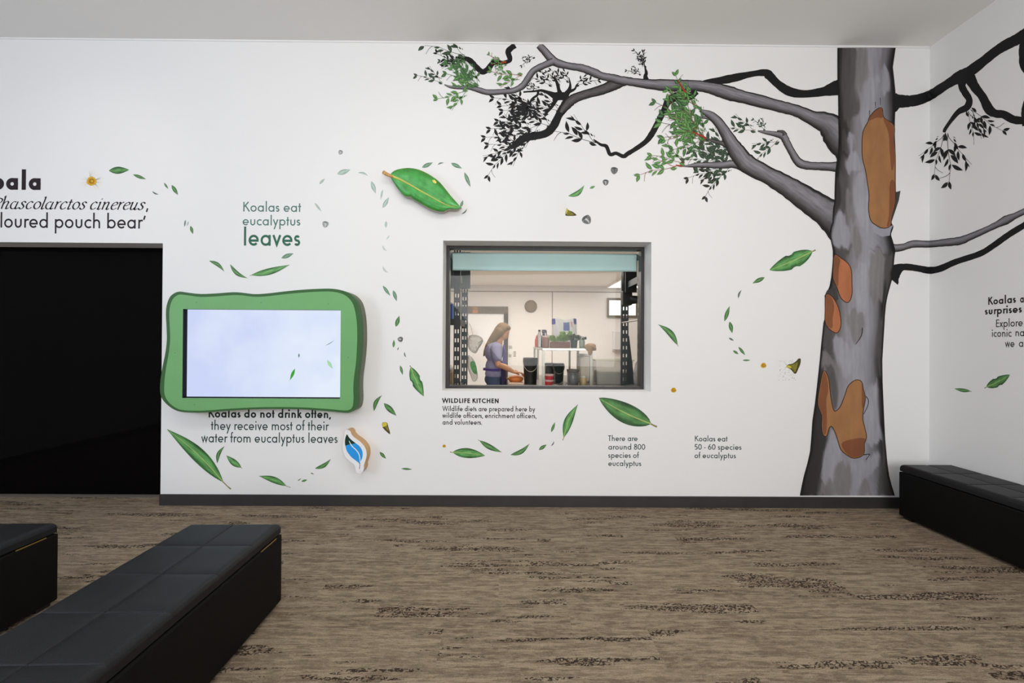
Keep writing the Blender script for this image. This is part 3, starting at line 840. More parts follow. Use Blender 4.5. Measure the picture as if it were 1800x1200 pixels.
# ------------------------------------------------------------------ leaf sprays: one stamp, repeated as on the print
ST_R, ST_E = (800.0, 640.0), (130.0, 455.0)
ST_LEAF = [((555, 355), (455, 275), 42), ((470, 285), (310, 248), 40), ((440, 250), (385, 205), 15), ((640, 450), (655, 310), 46), ((580, 430), (445, 380), 42), ((665, 495), (540, 480), 40),
           ((690, 510), (600, 430), 40), ((495, 520), (400, 385), 60), ((360, 470), (318, 290), 55), ((570, 580), (495, 445), 50), ((565, 580), (395, 605), 55), ((435, 545), (295, 578), 36),
           ((365, 495), (262, 488), 28), ((680, 630), (800, 678), 46), ((740, 535), (700, 485), 20), ((770, 550), (750, 510), 9), ((108, 450), (0, 395), 48), ((95, 468), (-15, 545), 52)]
ST_TWIG = [[(800, 640), (735, 600), (670, 505), (600, 430), (560, 370), (490, 275), (435, 185)], [(800, 640), (690, 615), (570, 580), (420, 520), (340, 480), (240, 470), (130, 455), (100, 455)],
           [(235, 472), (180, 510), (120, 605)]]
M['l_black'] = mat('painted_black_leaf', S(30, 30, 32), 0.6, spec=0.2)
M['l_dark'] = ramp_mat('painted_dark_green_leaf', [(0.0, S(38, 52, 42)), (0.45, S(62, 86, 62)), (0.5, S(92, 112, 86)), (0.56, S(56, 78, 58)), (1.0, S(36, 48, 40))], nscale=(3, 2), tone=0.3)
M['l_brown'] = ramp_mat('painted_olive_black_leaf', [(0.0, S(32, 28, 24)), (0.5, S(50, 54, 40)), (1.0, S(32, 28, 25))], nscale=(3, 2), tone=0.3)
M['l_green'] = ramp_mat('painted_bright_green_leaf', [(0.0, S(62, 100, 50)), (0.42, S(98, 152, 82)), (0.5, S(150, 186, 120)), (0.58, S(84, 138, 70)), (1.0, S(52, 88, 48))], nscale=(3, 2), tone=0.3)
M['l_mid'] = ramp_mat('painted_green_leaf', [(0.0, S(46, 78, 46)), (0.42, S(74, 122, 70)), (0.5, S(118, 152, 98)), (0.58, S(66, 108, 62)), (1.0, S(40, 68, 42))], nscale=(3, 2), tone=0.35)
M['twig'] = mat('painted_brown_twig', S(112, 84, 62), 0.6, spec=0.2)
M['twig_red'] = mat('painted_red_twig', S(150, 62, 34), 0.6, spec=0.2)
leaf_off = [0]


def leaf_shape(base, tip, w, bend=0.0, n=8, sharp=1.25):
    """centre points and half widths, all in the units of base / tip"""
    dx, dy = tip[0] - base[0], tip[1] - base[1]; L = math.hypot(dx, dy) or 1
    nx, ny = -dy / L, dx / L
    out = []
    for i in range(n + 1):
        t = i / n
        wd = 0.5 * w * (math.sin(PI * min(1, t ** 0.85)) ** sharp)
        if t < 0.12: wd = max(wd, 0.03 * w)
        b = bend * L * math.sin(PI * t)
        out.append((base[0] + dx * t + nx * b, base[1] + dy * t + ny * b, max(wd, 0.004 * L), nx, ny, t))
    return out


def put_leaf(mb, shape, tf, off, mi=0):
    rows = []
    for (x, y, hw, nx, ny, t) in shape:
        rows.append([tf(x + nx * hw * k, y + ny * hw * k) for k in (-1, 0, 1)])
    top = min(min(q[1] for q in r) for r in rows); cx = rows[0][1][0]
    if cx < 1637 and top < 67.2 + cx * 0.0105: return False      # would run onto the ceiling
    P = [[on_walls(q[0], q[1], off) for q in r] for r in rows]
    for i in range(len(P) - 1):
        ta, tb = shape[i][5], shape[i + 1][5]
        mb.face([P[i][0], P[i][1], P[i + 1][1], P[i + 1][0]], mi, [(ta, 0), (ta, .5), (tb, .5), (tb, 0)])
        mb.face([P[i][1], P[i][2], P[i + 1][2], P[i + 1][1]], mi, [(ta, .5), (ta, 1), (tb, 1), (tb, .5)])
    return True


def spray(R, E, m, flip=False, twig=None, tail=True, label=None, skip=(), size=None):
    if size:
        l_ = math.hypot(R[0] - E[0], R[1] - E[1]); R = (E[0] + (R[0] - E[0]) * size / l_, E[1] + (R[1] - E[1]) * size / l_)
    ax, ay = ST_E[0] - ST_R[0], ST_E[1] - ST_R[1]; bx, by = E[0] - R[0], E[1] - R[1]
    l2 = ax * ax + ay * ay

    def tf(x, y):
        x, y = x - ST_R[0], y - ST_R[1]
        u, v = (x * ax + y * ay) / l2, (-x * ay + y * ax) / l2
        if flip: v = -v
        return (R[0] + u * bx - v * by, R[1] + u * by + v * bx)
    sc = math.hypot(bx, by) / math.sqrt(l2)
    leaf_off[0] += 1; front = m in (M['l_green'], M['l_mid'])
    off = (O_SPRAY if front else O_BLACK + 0.0001) + (leaf_off[0] % 40) * (0.00004 if front else 0.000006)
    mb = MB()
    for k, (b, t, wd) in enumerate(ST_LEAF):
        if k in skip or (not tail and k >= 16): continue
        put_leaf(mb, leaf_shape(b, t, wd * (1.12 if m == M['l_black'] else 1.25), 0.06 if k % 2 else -0.05, 7, 1.0), tf, off + (0.00002 if front else 0.000003))
    for k, tw in enumerate(ST_TWIG):
        if k == 2 and not tail: continue
        pts = [tf(*q) for q in tw]
        pts = [q for q in pts if q[0] > 1637 or q[1] > 70 + q[0] * 0.0105]
        if len(pts) > 1:
            px_strip(mb, [(q[0], q[1], max(0.55, (9 - 5 * i / len(pts)) * sc)) for i, q in enumerate(pts)], off, 3, 1)
    if not mb.v: return
    o = mb.build('leaf_spray', [m, twig or m], tree)
    if label: o['label'] = label


K_, DG, BR, GR, MD = M['l_black'], M['l_dark'], M['l_brown'], M['l_green'], M['l_mid']
spray((1048.9, 251.1), (974.4, 230.6), K_, label='black leaf spray')
spray((1328.5, 228.9), (1273.4, 225.8), DG, twig=M['twig']); spray((1367.6, 246.6), (1327.2, 283.9), DG, twig=M['twig']); spray((1345.6, 229), (1326, 211), DG)
spray((1188.8, 291.9), (1126.9, 306.3), GR, twig=M['twig_red'], label='bright green leaf spray')
spray((1272.5, 300), (1241, 343), BR, label='dark olive leaf spray'); spray((1264, 298), (1212, 312), BR)
for R_, E_, m_, fl in (((1206, 163), (1188.8, 135), GR, True), ((1208, 214), (1155, 181), MD, False), ((1234, 216), (1168, 205), MD, True), ((1241, 243), (1169, 241), MD, False),
                       ((1201, 286), (1148, 273), GR, False), ((1241, 243), (1166, 216), GR, False), ((1226, 208), (1176, 178), GR, True), ((1240, 246), (1186, 262), MD, True),
                       ((1215, 200), (1192, 150), MD, True), ((1225, 240), (1180, 200), GR, False), ((1238, 240), (1200, 190), MD, False), ((1222, 225), (1172, 246), GR, True), ((1212, 178), (1178, 158), GR, False)):
    spray(R_, E_, m_, fl, twig=M['twig'], size=max(58, math.hypot(R_[0] - E_[0], R_[1] - E_[1])))
for R_, E_, fl in (((1283, 281), (1218, 264), False), ((1285, 283), (1206, 281), False), ((1281, 270), (1226, 240), False), ((1282, 276), (1236, 262), True), ((1278, 292), (1230, 300), True), ((1283, 262), (1240, 252), True)):
    spray(R_, E_, DG, fl, size=60)
spray((816.8, 97), (749.2, 80), DG); spray((778.3, 145), (735.2, 133), DG); spray((812, 116), (776, 107), DG); spray((822.7, 159.3), (771.3, 172.7), GR, True)
spray((835.5, 150.5), (787, 130), MD, False); spray((830, 150), (788, 112), MD, False); spray((838, 152), (796, 124), GR, True); spray((842, 151), (806, 118), MD, False); spray((812, 110), (770, 95), K_, True); spray((818, 100), (788, 112), MD, True)
spray((887, 110), (861, 97), GR, True, twig=M['twig_red']); spray((918, 133), (866, 126), GR, True, twig=M['twig_red']); spray((890, 112), (872, 128), GR, False)
for R_, E_, fl in (((893.3, 264), (859.3, 306), False), ((901, 246), (856, 241), False), ((899, 259), (861.7, 253.7), False), ((931, 197), (887, 194), False), ((909, 181), (871, 172), False),
                   ((928, 226), (879, 213), False), ((925, 232), (865, 226), False), ((945, 195), (890, 214), False), ((961, 198), (906, 205), False), ((960, 219), (915, 206), False),
                   ((942, 222), (896, 240), True), ((912, 182), (884, 186), True), ((962, 190), (930, 184), False),
                   ((905, 258), (872, 276), True)):
    spray(R_, E_, K_, fl, size=58)
for R_, E_, fl in (((1001, 144), (970, 124), False), ((1012, 150), (1049, 141), True), ((971, 150), (932, 136), False), ((948, 155), (925, 143), True), ((985, 150), (962, 128), False), ((940, 100), (918, 114), False),
                   ((1132.5, 113.7), (1116, 90), False), ((1127, 131), (1103, 124), False), ((1134, 120), (1130, 92), True)):
    spray(R_, E_, K_, fl)
spray((1666, 234), (1668.5, 316.5), K_, True); spray((1659, 236), (1642.6, 303.6), K_, False); spray((1706, 192.5), (1760, 228.6), K_, False); spray((1702, 195), (1712, 252), K_, True, tail=False)
for pts in ([(1206, 163, 3.4), (1199, 154, 2.6), (1191, 140, 1.4)], [(1241, 243, 4), (1232, 238, 3), (1218, 232, 1.8)], [(1199, 292, 3), (1188, 290, 1.8)], [(890, 109, 3.4), (880, 110, 2.6)]):
    mb = MB(); px_strip(mb, pts, O_SPRAY + 0.002, 3); tag(mb.build('twig', M['twig_red'], tree), 'reddish twig')
# ================================================================== wall lettering, drawn as geometric strokes
CAP, ASC, DSC = 1.60, 1.76, -0.62


def arc(cx, cy_, rx, ry, a0, a1, n=18):
    return [(cx + rx * math.cos(math.radians(a0 + (a1 - a0) * i / n)), cy_ + ry * math.sin(math.radians(a0 + (a1 - a0) * i / n))) for i in range(n + 1)]


def glyph(ch, w):
    """strokes (centre lines, closed flag), width, left and right bearings; x-height = 1"""
    h = w / 2; R = 0.5 - h + 0.012; n_ = []
    rb, sb, db = 0.10, 0.155, 0.055

    def ring(cx=0.5, cy_=0.5, rx=R, ry=R): return (arc(cx, cy_, rx, ry, 0, 360, 28)[:-1], True)
    if ch == 'o': return [ring()], 1.0, rb, rb
    if ch == 'a': return [ring(), ([(1 - h, 0), (1 - h, 1)], False)], 1.0, rb, sb
    if ch == 'b': return [ring(), ([(h, 0), (h, ASC)], False)], 1.0, sb, rb
    if ch == 'p': return [ring(), ([(h, DSC), (h, 1)], False)], 1.0, sb, rb
    if ch == 'd': return [ring(), ([(1 - h, 0), (1 - h, ASC)], False)], 1.0, rb, sb
    if ch == 'c': return [(arc(.5, .5, R, R, 48, 312), False)], 0.84, rb, 0.03
    if ch == 'e': return [(arc(.5, .5, R, R, 0, 318) , False), ([(0.5 - R, .47), (0.5 + R + h * 0.9, .47)], False)], 1.0, rb, rb
    if ch == 'f':
        return [([(.24, 0), (.24, 1.42)] + arc(.24 + .21, 1.44, .21, .26, 180, 70, 8), False), ([(.0, 1 - h), (.5, 1 - h)], False)], 0.52, 0.04, 0.0
    if ch == 't': return [([(.24, 0), (.24, 1.42)], False), ([(0, 1 - h), (.48, 1 - h)], False)], 0.48, 0.04, 0.04
    if ch == 'h' or ch == 'n':
        W = 0.84; r = (W - w) / 2; c_ = 1 - h - r + 0.01
        return [([(h, 0), (h, ASC if ch == 'h' else 1)], False), (arc(W / 2, c_, r, r, 180, 0, 12) + [(W - h, 0)], False)], W, sb, sb
    if ch == 'm':
        W = 0.78; r = (W - w) / 2; c_ = 1 - h - r + 0.01
        return [([(h, 0), (h, 1)], False), (arc(W / 2, c_, r, r, 180, 0, 12) + [(W - h, 0)], False),
                (arc(W / 2 + 2 * r, c_, r, r, 180, 0, 12) + [(W - h + 2 * r, 0)], False)], W + 2 * r, sb, sb
    if ch == 'u':
        W = 0.82; r = (W - w) / 2; c_ = h + r - 0.01
        return [([(h, 1)] + arc(W / 2, c_, r, r, 180, 360, 12) + [(W - h, 1)], False)], W, sb, sb
    if ch == 'r':
        r = 0.30
        return [([(h, 0), (h, 1)], False), (arc(h + r, 1 - h - r + 0.01, r, r, 180, 62, 9), False)], 0.5, sb, 0.0
    if ch == 'i': return [([(h, 0), (h, 1)], False), (arc(h, 1.42, .64 * w, .64 * w, 0, 360, 14)[:-1], 'dot')], w, sb, sb
    if ch == 'l': return [([(h, 0), (h, ASC)], False)], w, sb, sb
    if ch == 'k': return [([(h, 0), (h, ASC)], False), ([(h, .42), (.66, 1.02)], False), ([(.30, .60), (.74, 0)], False)], 0.76, sb, db
    if ch == 's':
        W = 0.62; r = (1 - w) / 4; sx = (W - w) / 2 / r
        a = arc(W / 2, 1 - h - r, r * sx * .92, r, 25, 270, 14); b = arc(W / 2, h + r, r * sx, r, 90, -155, 14)
        return [(a + b[1:], False)], W, 0.06, 0.06
    if ch == 'v': return [([(.06, 1), (.40, h), (.74, 1)], False)], 0.80, db, db
    if ch == 'y': return [([(.06, 1), (.42, .08)], False), ([(.78, 1), (.20, DSC)], False)], 0.84, db, db
    if ch == 'w': return [([(.06, 1), (.33, h), (.60, 1), (.87, h), (1.14, 1)], False)], 1.2, db, db
    if ch == 'x': return [([(.06, 1), (.70, 0)], False), ([(.70, 1), (.06, 0)], False)], 0.76, db, db
    if ch == '.': return [(arc(.09, .08, .62 * w, .62 * w, 0, 360, 12)[:-1], 'dot')], 0.2, 0.08, 0.1
    if ch == ',': return [([(.20, .17), (.04, -.26)], False)], 0.24, 0.06, 0.08
    if ch == "'": return [([(.24, 1.46), (.10, 1.00)], False)], 0.30, 0.06, 0.06
    if ch == '-': return [([(0, .55), (.38, .55)], False)], 0.38, 0.08, 0.08
    if ch == 'K': return [([(h, 0), (h, CAP)], False), ([(h, .74), (.86, CAP)], False), ([(.36, .98), (1.02, 0)], False)], 1.04, sb, db
    if ch == 'E': return [([(.8, h), (h, h), (h, CAP - h), (.8, CAP - h)], False), ([(h, CAP * .53), (.76, CAP * .53)], False)], 0.80, sb, 0.08
    if ch == 'F': return [([(h, 0), (h, CAP - h), (.76, CAP - h)], False), ([(h, CAP * .53), (.72, CAP * .53)], False)], 0.76, sb, 0.05
    if ch == 'L': return [([(h, CAP), (h, h), (.72, h)], False)], 0.72, sb, 0.05
    if ch == 'I': return [([(h, 0), (h, CAP)], False)], w, sb, sb
    if ch == 'T': return [([(.45, 0), (.45, CAP)], False), ([(0, CAP - h), (.90, CAP - h)], False)], 0.90, db, db
    if ch == 'H': return [([(h, 0), (h, CAP)], False), ([(1.14 - h, 0), (1.14 - h, CAP)], False), ([(h, CAP * .53), (1.14 - h, CAP * .53)], False)], 1.14, sb, sb
    if ch == 'N': return [([(h, 0), (h, CAP)], False), ([(1.2 - h, 0), (1.2 - h, CAP)], False), ([(h, CAP - h * .6), (1.2 - h, h * .6)], False)], 1.2, sb, sb
    if ch == 'C': return [(arc(CAP / 2, CAP / 2, CAP / 2 - h, CAP / 2 - h, 45, 315, 26), False)], 1.36, rb, 0.04
    if ch == 'D':
        r = CAP / 2 - h
        return [([(h, 0), (h, CAP)], False), ([(h, CAP - h), (.5, CAP - h)] + arc(.5, CAP / 2, r, r, 90, -90, 18)[1:] + [(h, h)], False)], 0.5 + r + h, sb, rb
    if ch == 'W': return [([(.06, CAP), (.50, h), (.94, CAP - h * .6), (1.38, h), (1.82, CAP)], False)], 1.88, db, db
    if ch == '0': return [ring(.5, CAP / 2, .5 - h, CAP / 2 - h)], 1.0, 0.06, 0.06
    if ch == '8': return [ring(.46, CAP - .36 - h * .2, .36 - h * .6, .36 - h * .6), ring(.46, .45, .46 - h, .45 - h)], 0.92, 0.07, 0.07
    if ch == '5': return [([(.84, CAP - h), (.32, CAP - h), (.20, .92)] + arc(.44, .50, .47 - h, .50 - h, 118, -130, 18), False)], 0.92, 0.05, 0.07
    if ch == '6': return [ring(.47, .48, .47 - h, .48 - h), ([(.62, CAP), (.10, .66)], False)], 0.94, 0.06, 0.07
    if ch == 'P': return [([(h, 0), (h, CAP)], False), ([(h, CAP - h), (.5, CAP - h)] + arc(.5, CAP * .72, CAP * .26, CAP * .26, 90, -90, 12)[1:] + [(h, CAP * .46)], False)], 0.9, sb, db
    return [], 0.54, 0, 0


def serif_glyph(ch):
    """skeleton of an old-style italic, unslanted; drawn with a broad nib. x-height = 1, ascender 1.5"""
    a = 1.52
    tail = lambda x: [(x, .16), (x + .05, .03), (x + .13, .02), (x + .25, .16)]
    bowl = arc(.34, .48, .31, .47, 20, 360 + 20, 24)
    G = {
        'h': ([[(.10, 0), (.10, a), (.0, a - .04)], [(.10, .55), (.28, .90), (.46, .97), (.56, .82), (.52, .5), (.50, .2)] + tail(.50)], .80),
        'a': ([arc(.32, .48, .28, .46, 60, 330, 18), [(.62, .96), (.58, .5), (.56, .2)] + tail(.56)], .86),
        's': ([[(.50, .80), (.40, .95), (.25, .97), (.14, .85), (.18, .66), (.36, .46), (.42, .25), (.33, .06), (.18, .02), (.05, .12), (.02, .24)]], .58),
        'c': ([[(.56, .80), (.46, .95), (.30, .96), (.12, .72), (.07, .40), (.16, .10), (.32, .03), (.48, .10), (.58, .24)]], .70),
        'o': ([arc(.34, .49, .29, .46, 0, 360, 24)], .72),
        'l': ([[(.02, a - .04), (.14, a), (.12, .6), (.10, .2)] + tail(.10)], .36),
        'r': ([[(.0, .88), (.12, .96), (.12, .5), (.10, 0)], [(.12, .55), (.24, .84), (.38, .97), (.46, .92)]], .48),
        't': ([[(.16, 1.28), (.14, .6), (.10, .2)] + tail(.10), [(-.04, .94), (.36, .94)]], .42),
        'i': ([[(.0, .86), (.12, .96), (.11, .5), (.08, .2)] + tail(.08), [(.12, 1.31), (.22, 1.43)]], .38),
        'n': ([[(.0, .88), (.12, .96), (.12, .5), (.10, 0)], [(.12, .55), (.28, .88), (.44, .97), (.54, .84), (.52, .5), (.49, .2)] + tail(.49)], .80),
        'e': ([[(.10, .50), (.34, .56), (.54, .70), (.52, .90), (.36, .97), (.16, .78), (.07, .42), (.16, .10), (.32, .03), (.46, .09), (.58, .22)]], .64),
        'u': ([[(.0, .86), (.12, .96), (.10, .5), (.10, .22), (.18, .04), (.32, .06), (.50, .35)], [(.56, .97), (.53, .5), (.50, .2)] + tail(.50)], .80),
        'P': ([[(.10, 0), (.20, 1.36)], [(.20, 1.36), (.60, 1.36), (.86, 1.16), (.74, .78), (.46, .66), (.16, .68)], [(-.06, 0), (.30, 0)]], .92),
    }
    return G.get(ch)


str_n = [0]


def stroke(mb, pts, w, closed, tf, mi=0, nib=None):
    n = len(pts); str_n[0] += 1
    if closed == 'dot':
        mb.face([tf(*p) for p in pts], mi); return
    L, Rr = [], []
    for i in range(n):
        if closed: a, b, c = pts[i - 1], pts[i], pts[(i + 1) % n]
        else: a, b, c = pts[max(i - 1, 0)], pts[i], pts[min(i + 1, n - 1)]
        d0 = (b[0] - a[0], b[1] - a[1]); d1 = (c[0] - b[0], c[1] - b[1])
        l0, l1 = math.hypot(*d0), math.hypot(*d1)
        if l0 < 1e-9: d0, l0 = d1, l1
        if l1 < 1e-9: d1, l1 = d0, l0
        n0 = (-d0[1] / l0, d0[0] / l0); n1 = (-d1[1] / l1, d1[0] / l1)
        m = (n0[0] + n1[0], n0[1] + n1[1]); lm = math.hypot(*m) or 1
        m = (m[0] / lm, m[1] / lm); k = 1 / max(0.35, m[0] * n0[0] + m[1] * n0[1])
        hw = w / 2
        if nib:
            t = (d0[0] / l0 + d1[0] / l1, d0[1] / l0 + d1[1] / l1); lt = math.hypot(*t) or 1
            hw = 0.5 * (nib[0] + (nib[1] - nib[0]) * abs((t[0] * math.sin(nib[2]) - t[1] * math.cos(nib[2])) / lt) ** 1.3)
        L.append((b[0] + m[0] * hw * k, b[1] + m[1] * hw * k)); Rr.append((b[0] - m[0] * hw * k, b[1] - m[1] * hw * k))
    for i in range(n if closed else n - 1):
        j = (i + 1) % n
        mb.face([tf(*L[i]), tf(*Rr[i]), tf(*Rr[j]), tf(*L[j])], mi)


def set_line(mb, text, tf, w, mi=0, serif=False, x=0.0, track=0.0):
    for ch in text:
        if serif and ch != ',':
            g = serif_glyph(ch)
            if g:
                for s in g[0]:
                    s2 = catmull(s, 4) if len(s) > 2 and len(s) < 16 else s
                    stroke(mb, [(x + p[0] + p[1] * 0.26, p[1]) for p in s2], 0, False, tf, mi, nib=(0.06, 0.17, math.radians(30)))
                x += g[1] + 0.03
            else: x += 0.34
            continue
        st, W, lb, rb = glyph(ch, w)
        x += lb
        for pts, closed in st:
            stroke(mb, [(x + p[0], p[1]) for p in pts], w, closed, tf, mi)
        x += W + rb + track
    return x


def line_width(text, w, serif, track):
    return set_line(MB(), text, lambda a, b: (a, 0, b), w, 0, serif, 0, track)


def wall_line(mb, text, x0, x1, y0, y1, xh, w, mi=0, serif=False, track=0.0, right=False, y_at=None):
    """set a line on a wall: x0, x1 ends and baseline heights as seen in the photo, xh the x-height there"""
    off = 0.0008 + 0.0002 * len(mb.f) / 100000
    ref = onY((x1 + (x0 if x0 is not None else x1)) / 2, y0, YW)
    onright = ref.x > XR
    base = (lambda px, py: onX(px, py, XR - off)) if onright else (lambda px, py: onY(px, py, YW - off))
    nat = line_width(text, w, serif, track)
    p1 = base(x1, y1)
    if x0 is None:
        a = base(x1, y1); b = base(x1, y1 - 100); s = (b.z - a.z) / 100 * xh
        p0 = a - Vector((nat * s, 0, 0)); sx = s
        sz = s
    else:
        p0 = base(x0, y0); b = base(x0, y0 - 100)
        sz = (b.z - p0.z) / 100 * xh
        run = abs(p1.y - p0.y) if onright else p1.x - p0.x
        sx = run / nat
    zb = (p0.z + p1.z) / 2
    lift = lambda: 0.00004 * (str_n[0] % 7)      # strokes that cross lie on one another, never in one plane
    if onright: tf = lambda x, y: Vector((XR - off - lift(), p0.y - x * sx, zb + y * sz))
    else: tf = lambda x, y: Vector((p0.x + x * sx, YW - off - lift(), zb + y * sz))
    x, out = 0.0, []
    for wd in text.split(' '):
        m2 = MB(); x = set_line(m2, wd, tf, w, mi, serif, x, track) + (0.34 if serif else 0.54); out.append(m2)
    return out


M['ink'] = mat('black_lettering', S(38, 30, 34), 0.5, spec=0.2, noise=0.05)
M['ink_green'] = mat('dark_green_lettering', S(44, 66, 62), 0.5, spec=0.2, noise=0.05)
M['ink_pale'] = mat('soft_green_lettering', S(84, 122, 112), 0.5, spec=0.2, noise=0.05)
M['ink_leaf'] = mat('leaf_green_lettering', S(54, 104, 82), 0.5, spec=0.2, noise=0.05)
M['ink_deep'] = mat('near_black_green_lettering', S(30, 42, 40), 0.5, spec=0.2, noise=0.05)
RG, BD = 0.195, 0.30


def lettering(lines, mats, label):
    blocks = []
    for l in lines:
        blocks += wall_line(MB(), *l[0], **l[1])
    vs = [v for mb in blocks for v in mb.v]
    c = Vector((sum(v.x for v in vs) / len(vs), sum(v.y for v in vs) / len(vs), min(v.z for v in vs)))
    o = thing('wall_lettering', c, label, 'lettering')
    for mb in blocks: mb.build('word', mats, o)
    return o


def lead_in(full, part, x_part, x1, w, serif=False):
    """left end of the whole word when only its tail is inside the photo"""
    return x1 - (x1 - x_part) * line_width(full, w, serif, 0) / line_width(part, w, serif, 0)


lettering([(("Koala", None, 74.5, 333.5, 333.8, 20.5, 0.36), {}),
           (("Phascolarctos cinereus", lead_in("Phascolarctos cinereus", "hascolarctos cinereus", 0.5, 253, 0.1, True), 253, 366.6, 369, 13.6, 0.1), dict(serif=True, mi=1)),
           ((",", 256.2, 261, 368.5, 368.5, 15, 0.2), dict(mi=1)),
           (("coloured pouch bear'", lead_in("coloured pouch bear'", "loured pouch bear'", -1.5, 256.5, 0.19), 256.5, 399.0, 402.3, 15.6, 0.19), {})],
          [M['ink'], M['ink']], 'big black words in three lines above the dark glass, ending pouch bear')
lettering([(("Koalas eat", 426, 529.5, 371.8, 372.2, 10.6, RG), {}), (("eucalyptus", 425.5, 528.5, 396, 396.2, 10.6, RG), {}),
           (("leaves", 426.0, 528.6, 431.7, 431.9, 19.0, 0.215), dict(mi=1))], [M['ink_pale'], M['ink_leaf']],
          'soft green words Koalas eat eucalyptus leaves above the green framed screen')
lettering([(("Koalas do not drink often,", 365.3, 581.8, 733.9, 734.2, 9.4, 0.29), dict(mi=1)), (("they receive most of their", 370.3, 577.6, 755.6, 756, 10.2, RG), {}),
           (("water from eucalyptus leaves", 353.6, 593.9, 777.4, 778, 10.3, RG), {})], [M['ink_green'], M['ink_deep']],
          'dark green sentence about koalas not drinking, just under the green screen')
lettering([(("WILDLIFE KITCHEN", 777, 877.4, 708, 708.2, 5.1, 0.34), {}), (("Wildlife diets are prepared here by", 777.5, 940.6, 722.4, 722.8, 5.5, 0.235), {}),
           (("wildlife officers, enrichment officers,", 777.3, 943.2, 734.2, 734.7, 5.5, 0.235), {}), (("and volunteers.", 777.5, 847.6, 746, 746.2, 5.5, 0.235), {})], [M['ink']],
          'small black Wildlife Kitchen caption under the kitchen window')
lettering([(("There are", 1068.6, 1121.2, 774.8, 775, 6.1, 0.215), {}), (("around 800", 1068.8, 1134.5, 789.8, 790, 6.1, 0.215), {}), (("species of", 1068.8, 1123, 804.4, 804.6, 6.1, 0.215), {}),
           (("eucalyptus", 1068.8, 1127.4, 818.7, 818.9, 6.1, 0.215), {})], [M['ink_green']], 'small dark text in four lines about 800 species, under a big green leaf')
lettering([(("Koalas eat", 1220.6, 1279, 775.4, 775.7, 6.1, 0.215), {}), (("50 - 60 species", 1220.2, 1303.7, 790, 790.3, 6.1, 0.215), {}), (("of eucalyptus", 1220.4, 1293.8, 804.9, 805.2, 6.1, 0.215), {})],
          [M['ink_green']], 'small dark text in three lines about 50 - 60 species, left of the painted trunk')
lettering([(("Koalas", 1736.0, 1786.2, 535.4, 532.2, 8.4, 0.28), {}), (("a", 1792.6, 1800.6, 532.0, 531.2, 8.8, 0.28), {}), (("surprises", 1730.8, 1796.8, 552.8, 549.3, 8.4, 0.28), {}),
           (("Explore", 1749.8, 1798.4, 574.8, 573.2, 8.3, RG), dict(mi=1)), (("iconic", 1742.8, 1778.6, 592.2, 591.3, 8.3, RG), dict(mi=1)), (("na", 1784.0, 1801.5, 591.0, 590.4, 8.5, RG), dict(mi=1)),
           (("we", 1766.6, 1783.8, 610.2, 609.6, 8.5, RG), dict(mi=1)), (("a", 1790.5, 1799.5, 609.6, 609.2, 8.6, RG), dict(mi=1))], [M['ink'], M['ink']],
          'black text on the right wall, cut off by the edge of the photo')
# ================================================================== printed leaves, buds and blossoms on the wall
def leafmat(name, edge, mid, rib, tone=0.3):
    return ramp_mat(name, [(0.0, edge), (0.10, edge), (0.30, mid), (0.46, mid), (0.5, rib), (0.54, mid), (0.72, mid), (0.90, edge), (1.0, edge)], rough=0.5, wobble=0.05, nscale=(2.6, 2.2), tone=tone)


LM = {
    'g': leafmat('leaf_print_green', S(56, 104, 54), S(98, 158, 90), S(168, 196, 134), 0.42),
    'd': leafmat('leaf_print_deep_green', S(50, 88, 50), S(86, 138, 78), S(158, 186, 122), 0.42),
    'm': leafmat('leaf_print_grey_green', S(80, 112, 90), S(118, 156, 126), S(164, 188, 162)),
    'p': leafmat('leaf_print_faded', S(142, 166, 156), S(176, 197, 186), S(198, 212, 204), 0.18),
    'q': leafmat('leaf_print_very_faded', S(172, 186, 182), S(192, 204, 200), S(205, 214, 210), 0.12),
    's': leafmat('leaf_print_slate', S(78, 92, 88), S(104, 120, 112), S(130, 146, 136), 0.2),
}
M['stalk'] = mat('leaf_print_stalk', S(140, 128, 84), 0.6, spec=0.2, noise=0.15)
M['rib'] = mat('leaf_print_midrib', S(176, 190, 112), 0.5, spec=0.2, noise=0.1)
PX = lambda x, y: (x, y)
GRP = 'leaf decals drifting across the wall'
n_dec = [0]


def decal(tip, base, w, kind, label, bend=0.0, stalk=0.0, rib=False, sharp=1.0, notch=False):
    """one printed leaf; photo pixels"""
    n_dec[0] += 1
    off = 0.0012 + 0.00002 * (n_dec[0] % 20)
    mb = MB()
    sh = leaf_shape(base, tip, w, bend, 16, sharp)
    if notch:
        sh = [(x, y, hw * (0.80 if 7 <= i <= 8 else 1), nx, ny, t) for i, (x, y, hw, nx, ny, t) in enumerate(sh)]
    put_leaf(mb, sh, PX, off)
    o = mb.build('leaf_decal', [LM[kind]])
    tag(o, label, 'leaf decal', GRP)
    if rib:
        m2 = MB(); px_strip(m2, [(p[0], p[1], max(0.5, w * 0.055 * (1.1 - p[5]))) for p in sh[:-1:2]], off + 0.0003, 2)
        m2.build('midrib', M['rib'], o)
    if stalk:
        dx, dy = base[0] - tip[0], base[1] - tip[1]; l = math.hypot(dx, dy)
        e = (base[0] + dx / l * stalk, base[1] + dy / l * stalk)
        m2 = MB(); px_strip(m2, [(base[0] - dx / l * 2, base[1] - dy / l * 2, max(0.9, w * 0.075)), ((base[0] + e[0]) / 2, (base[1] + e[1]) / 2 + 0.4, max(0.8, w * 0.07)), (e[0], e[1], max(1.0, w * 0.10))], off + 0.0001, 3)
        m2.build('stalk', M['stalk'], o)
    return o


D = decal
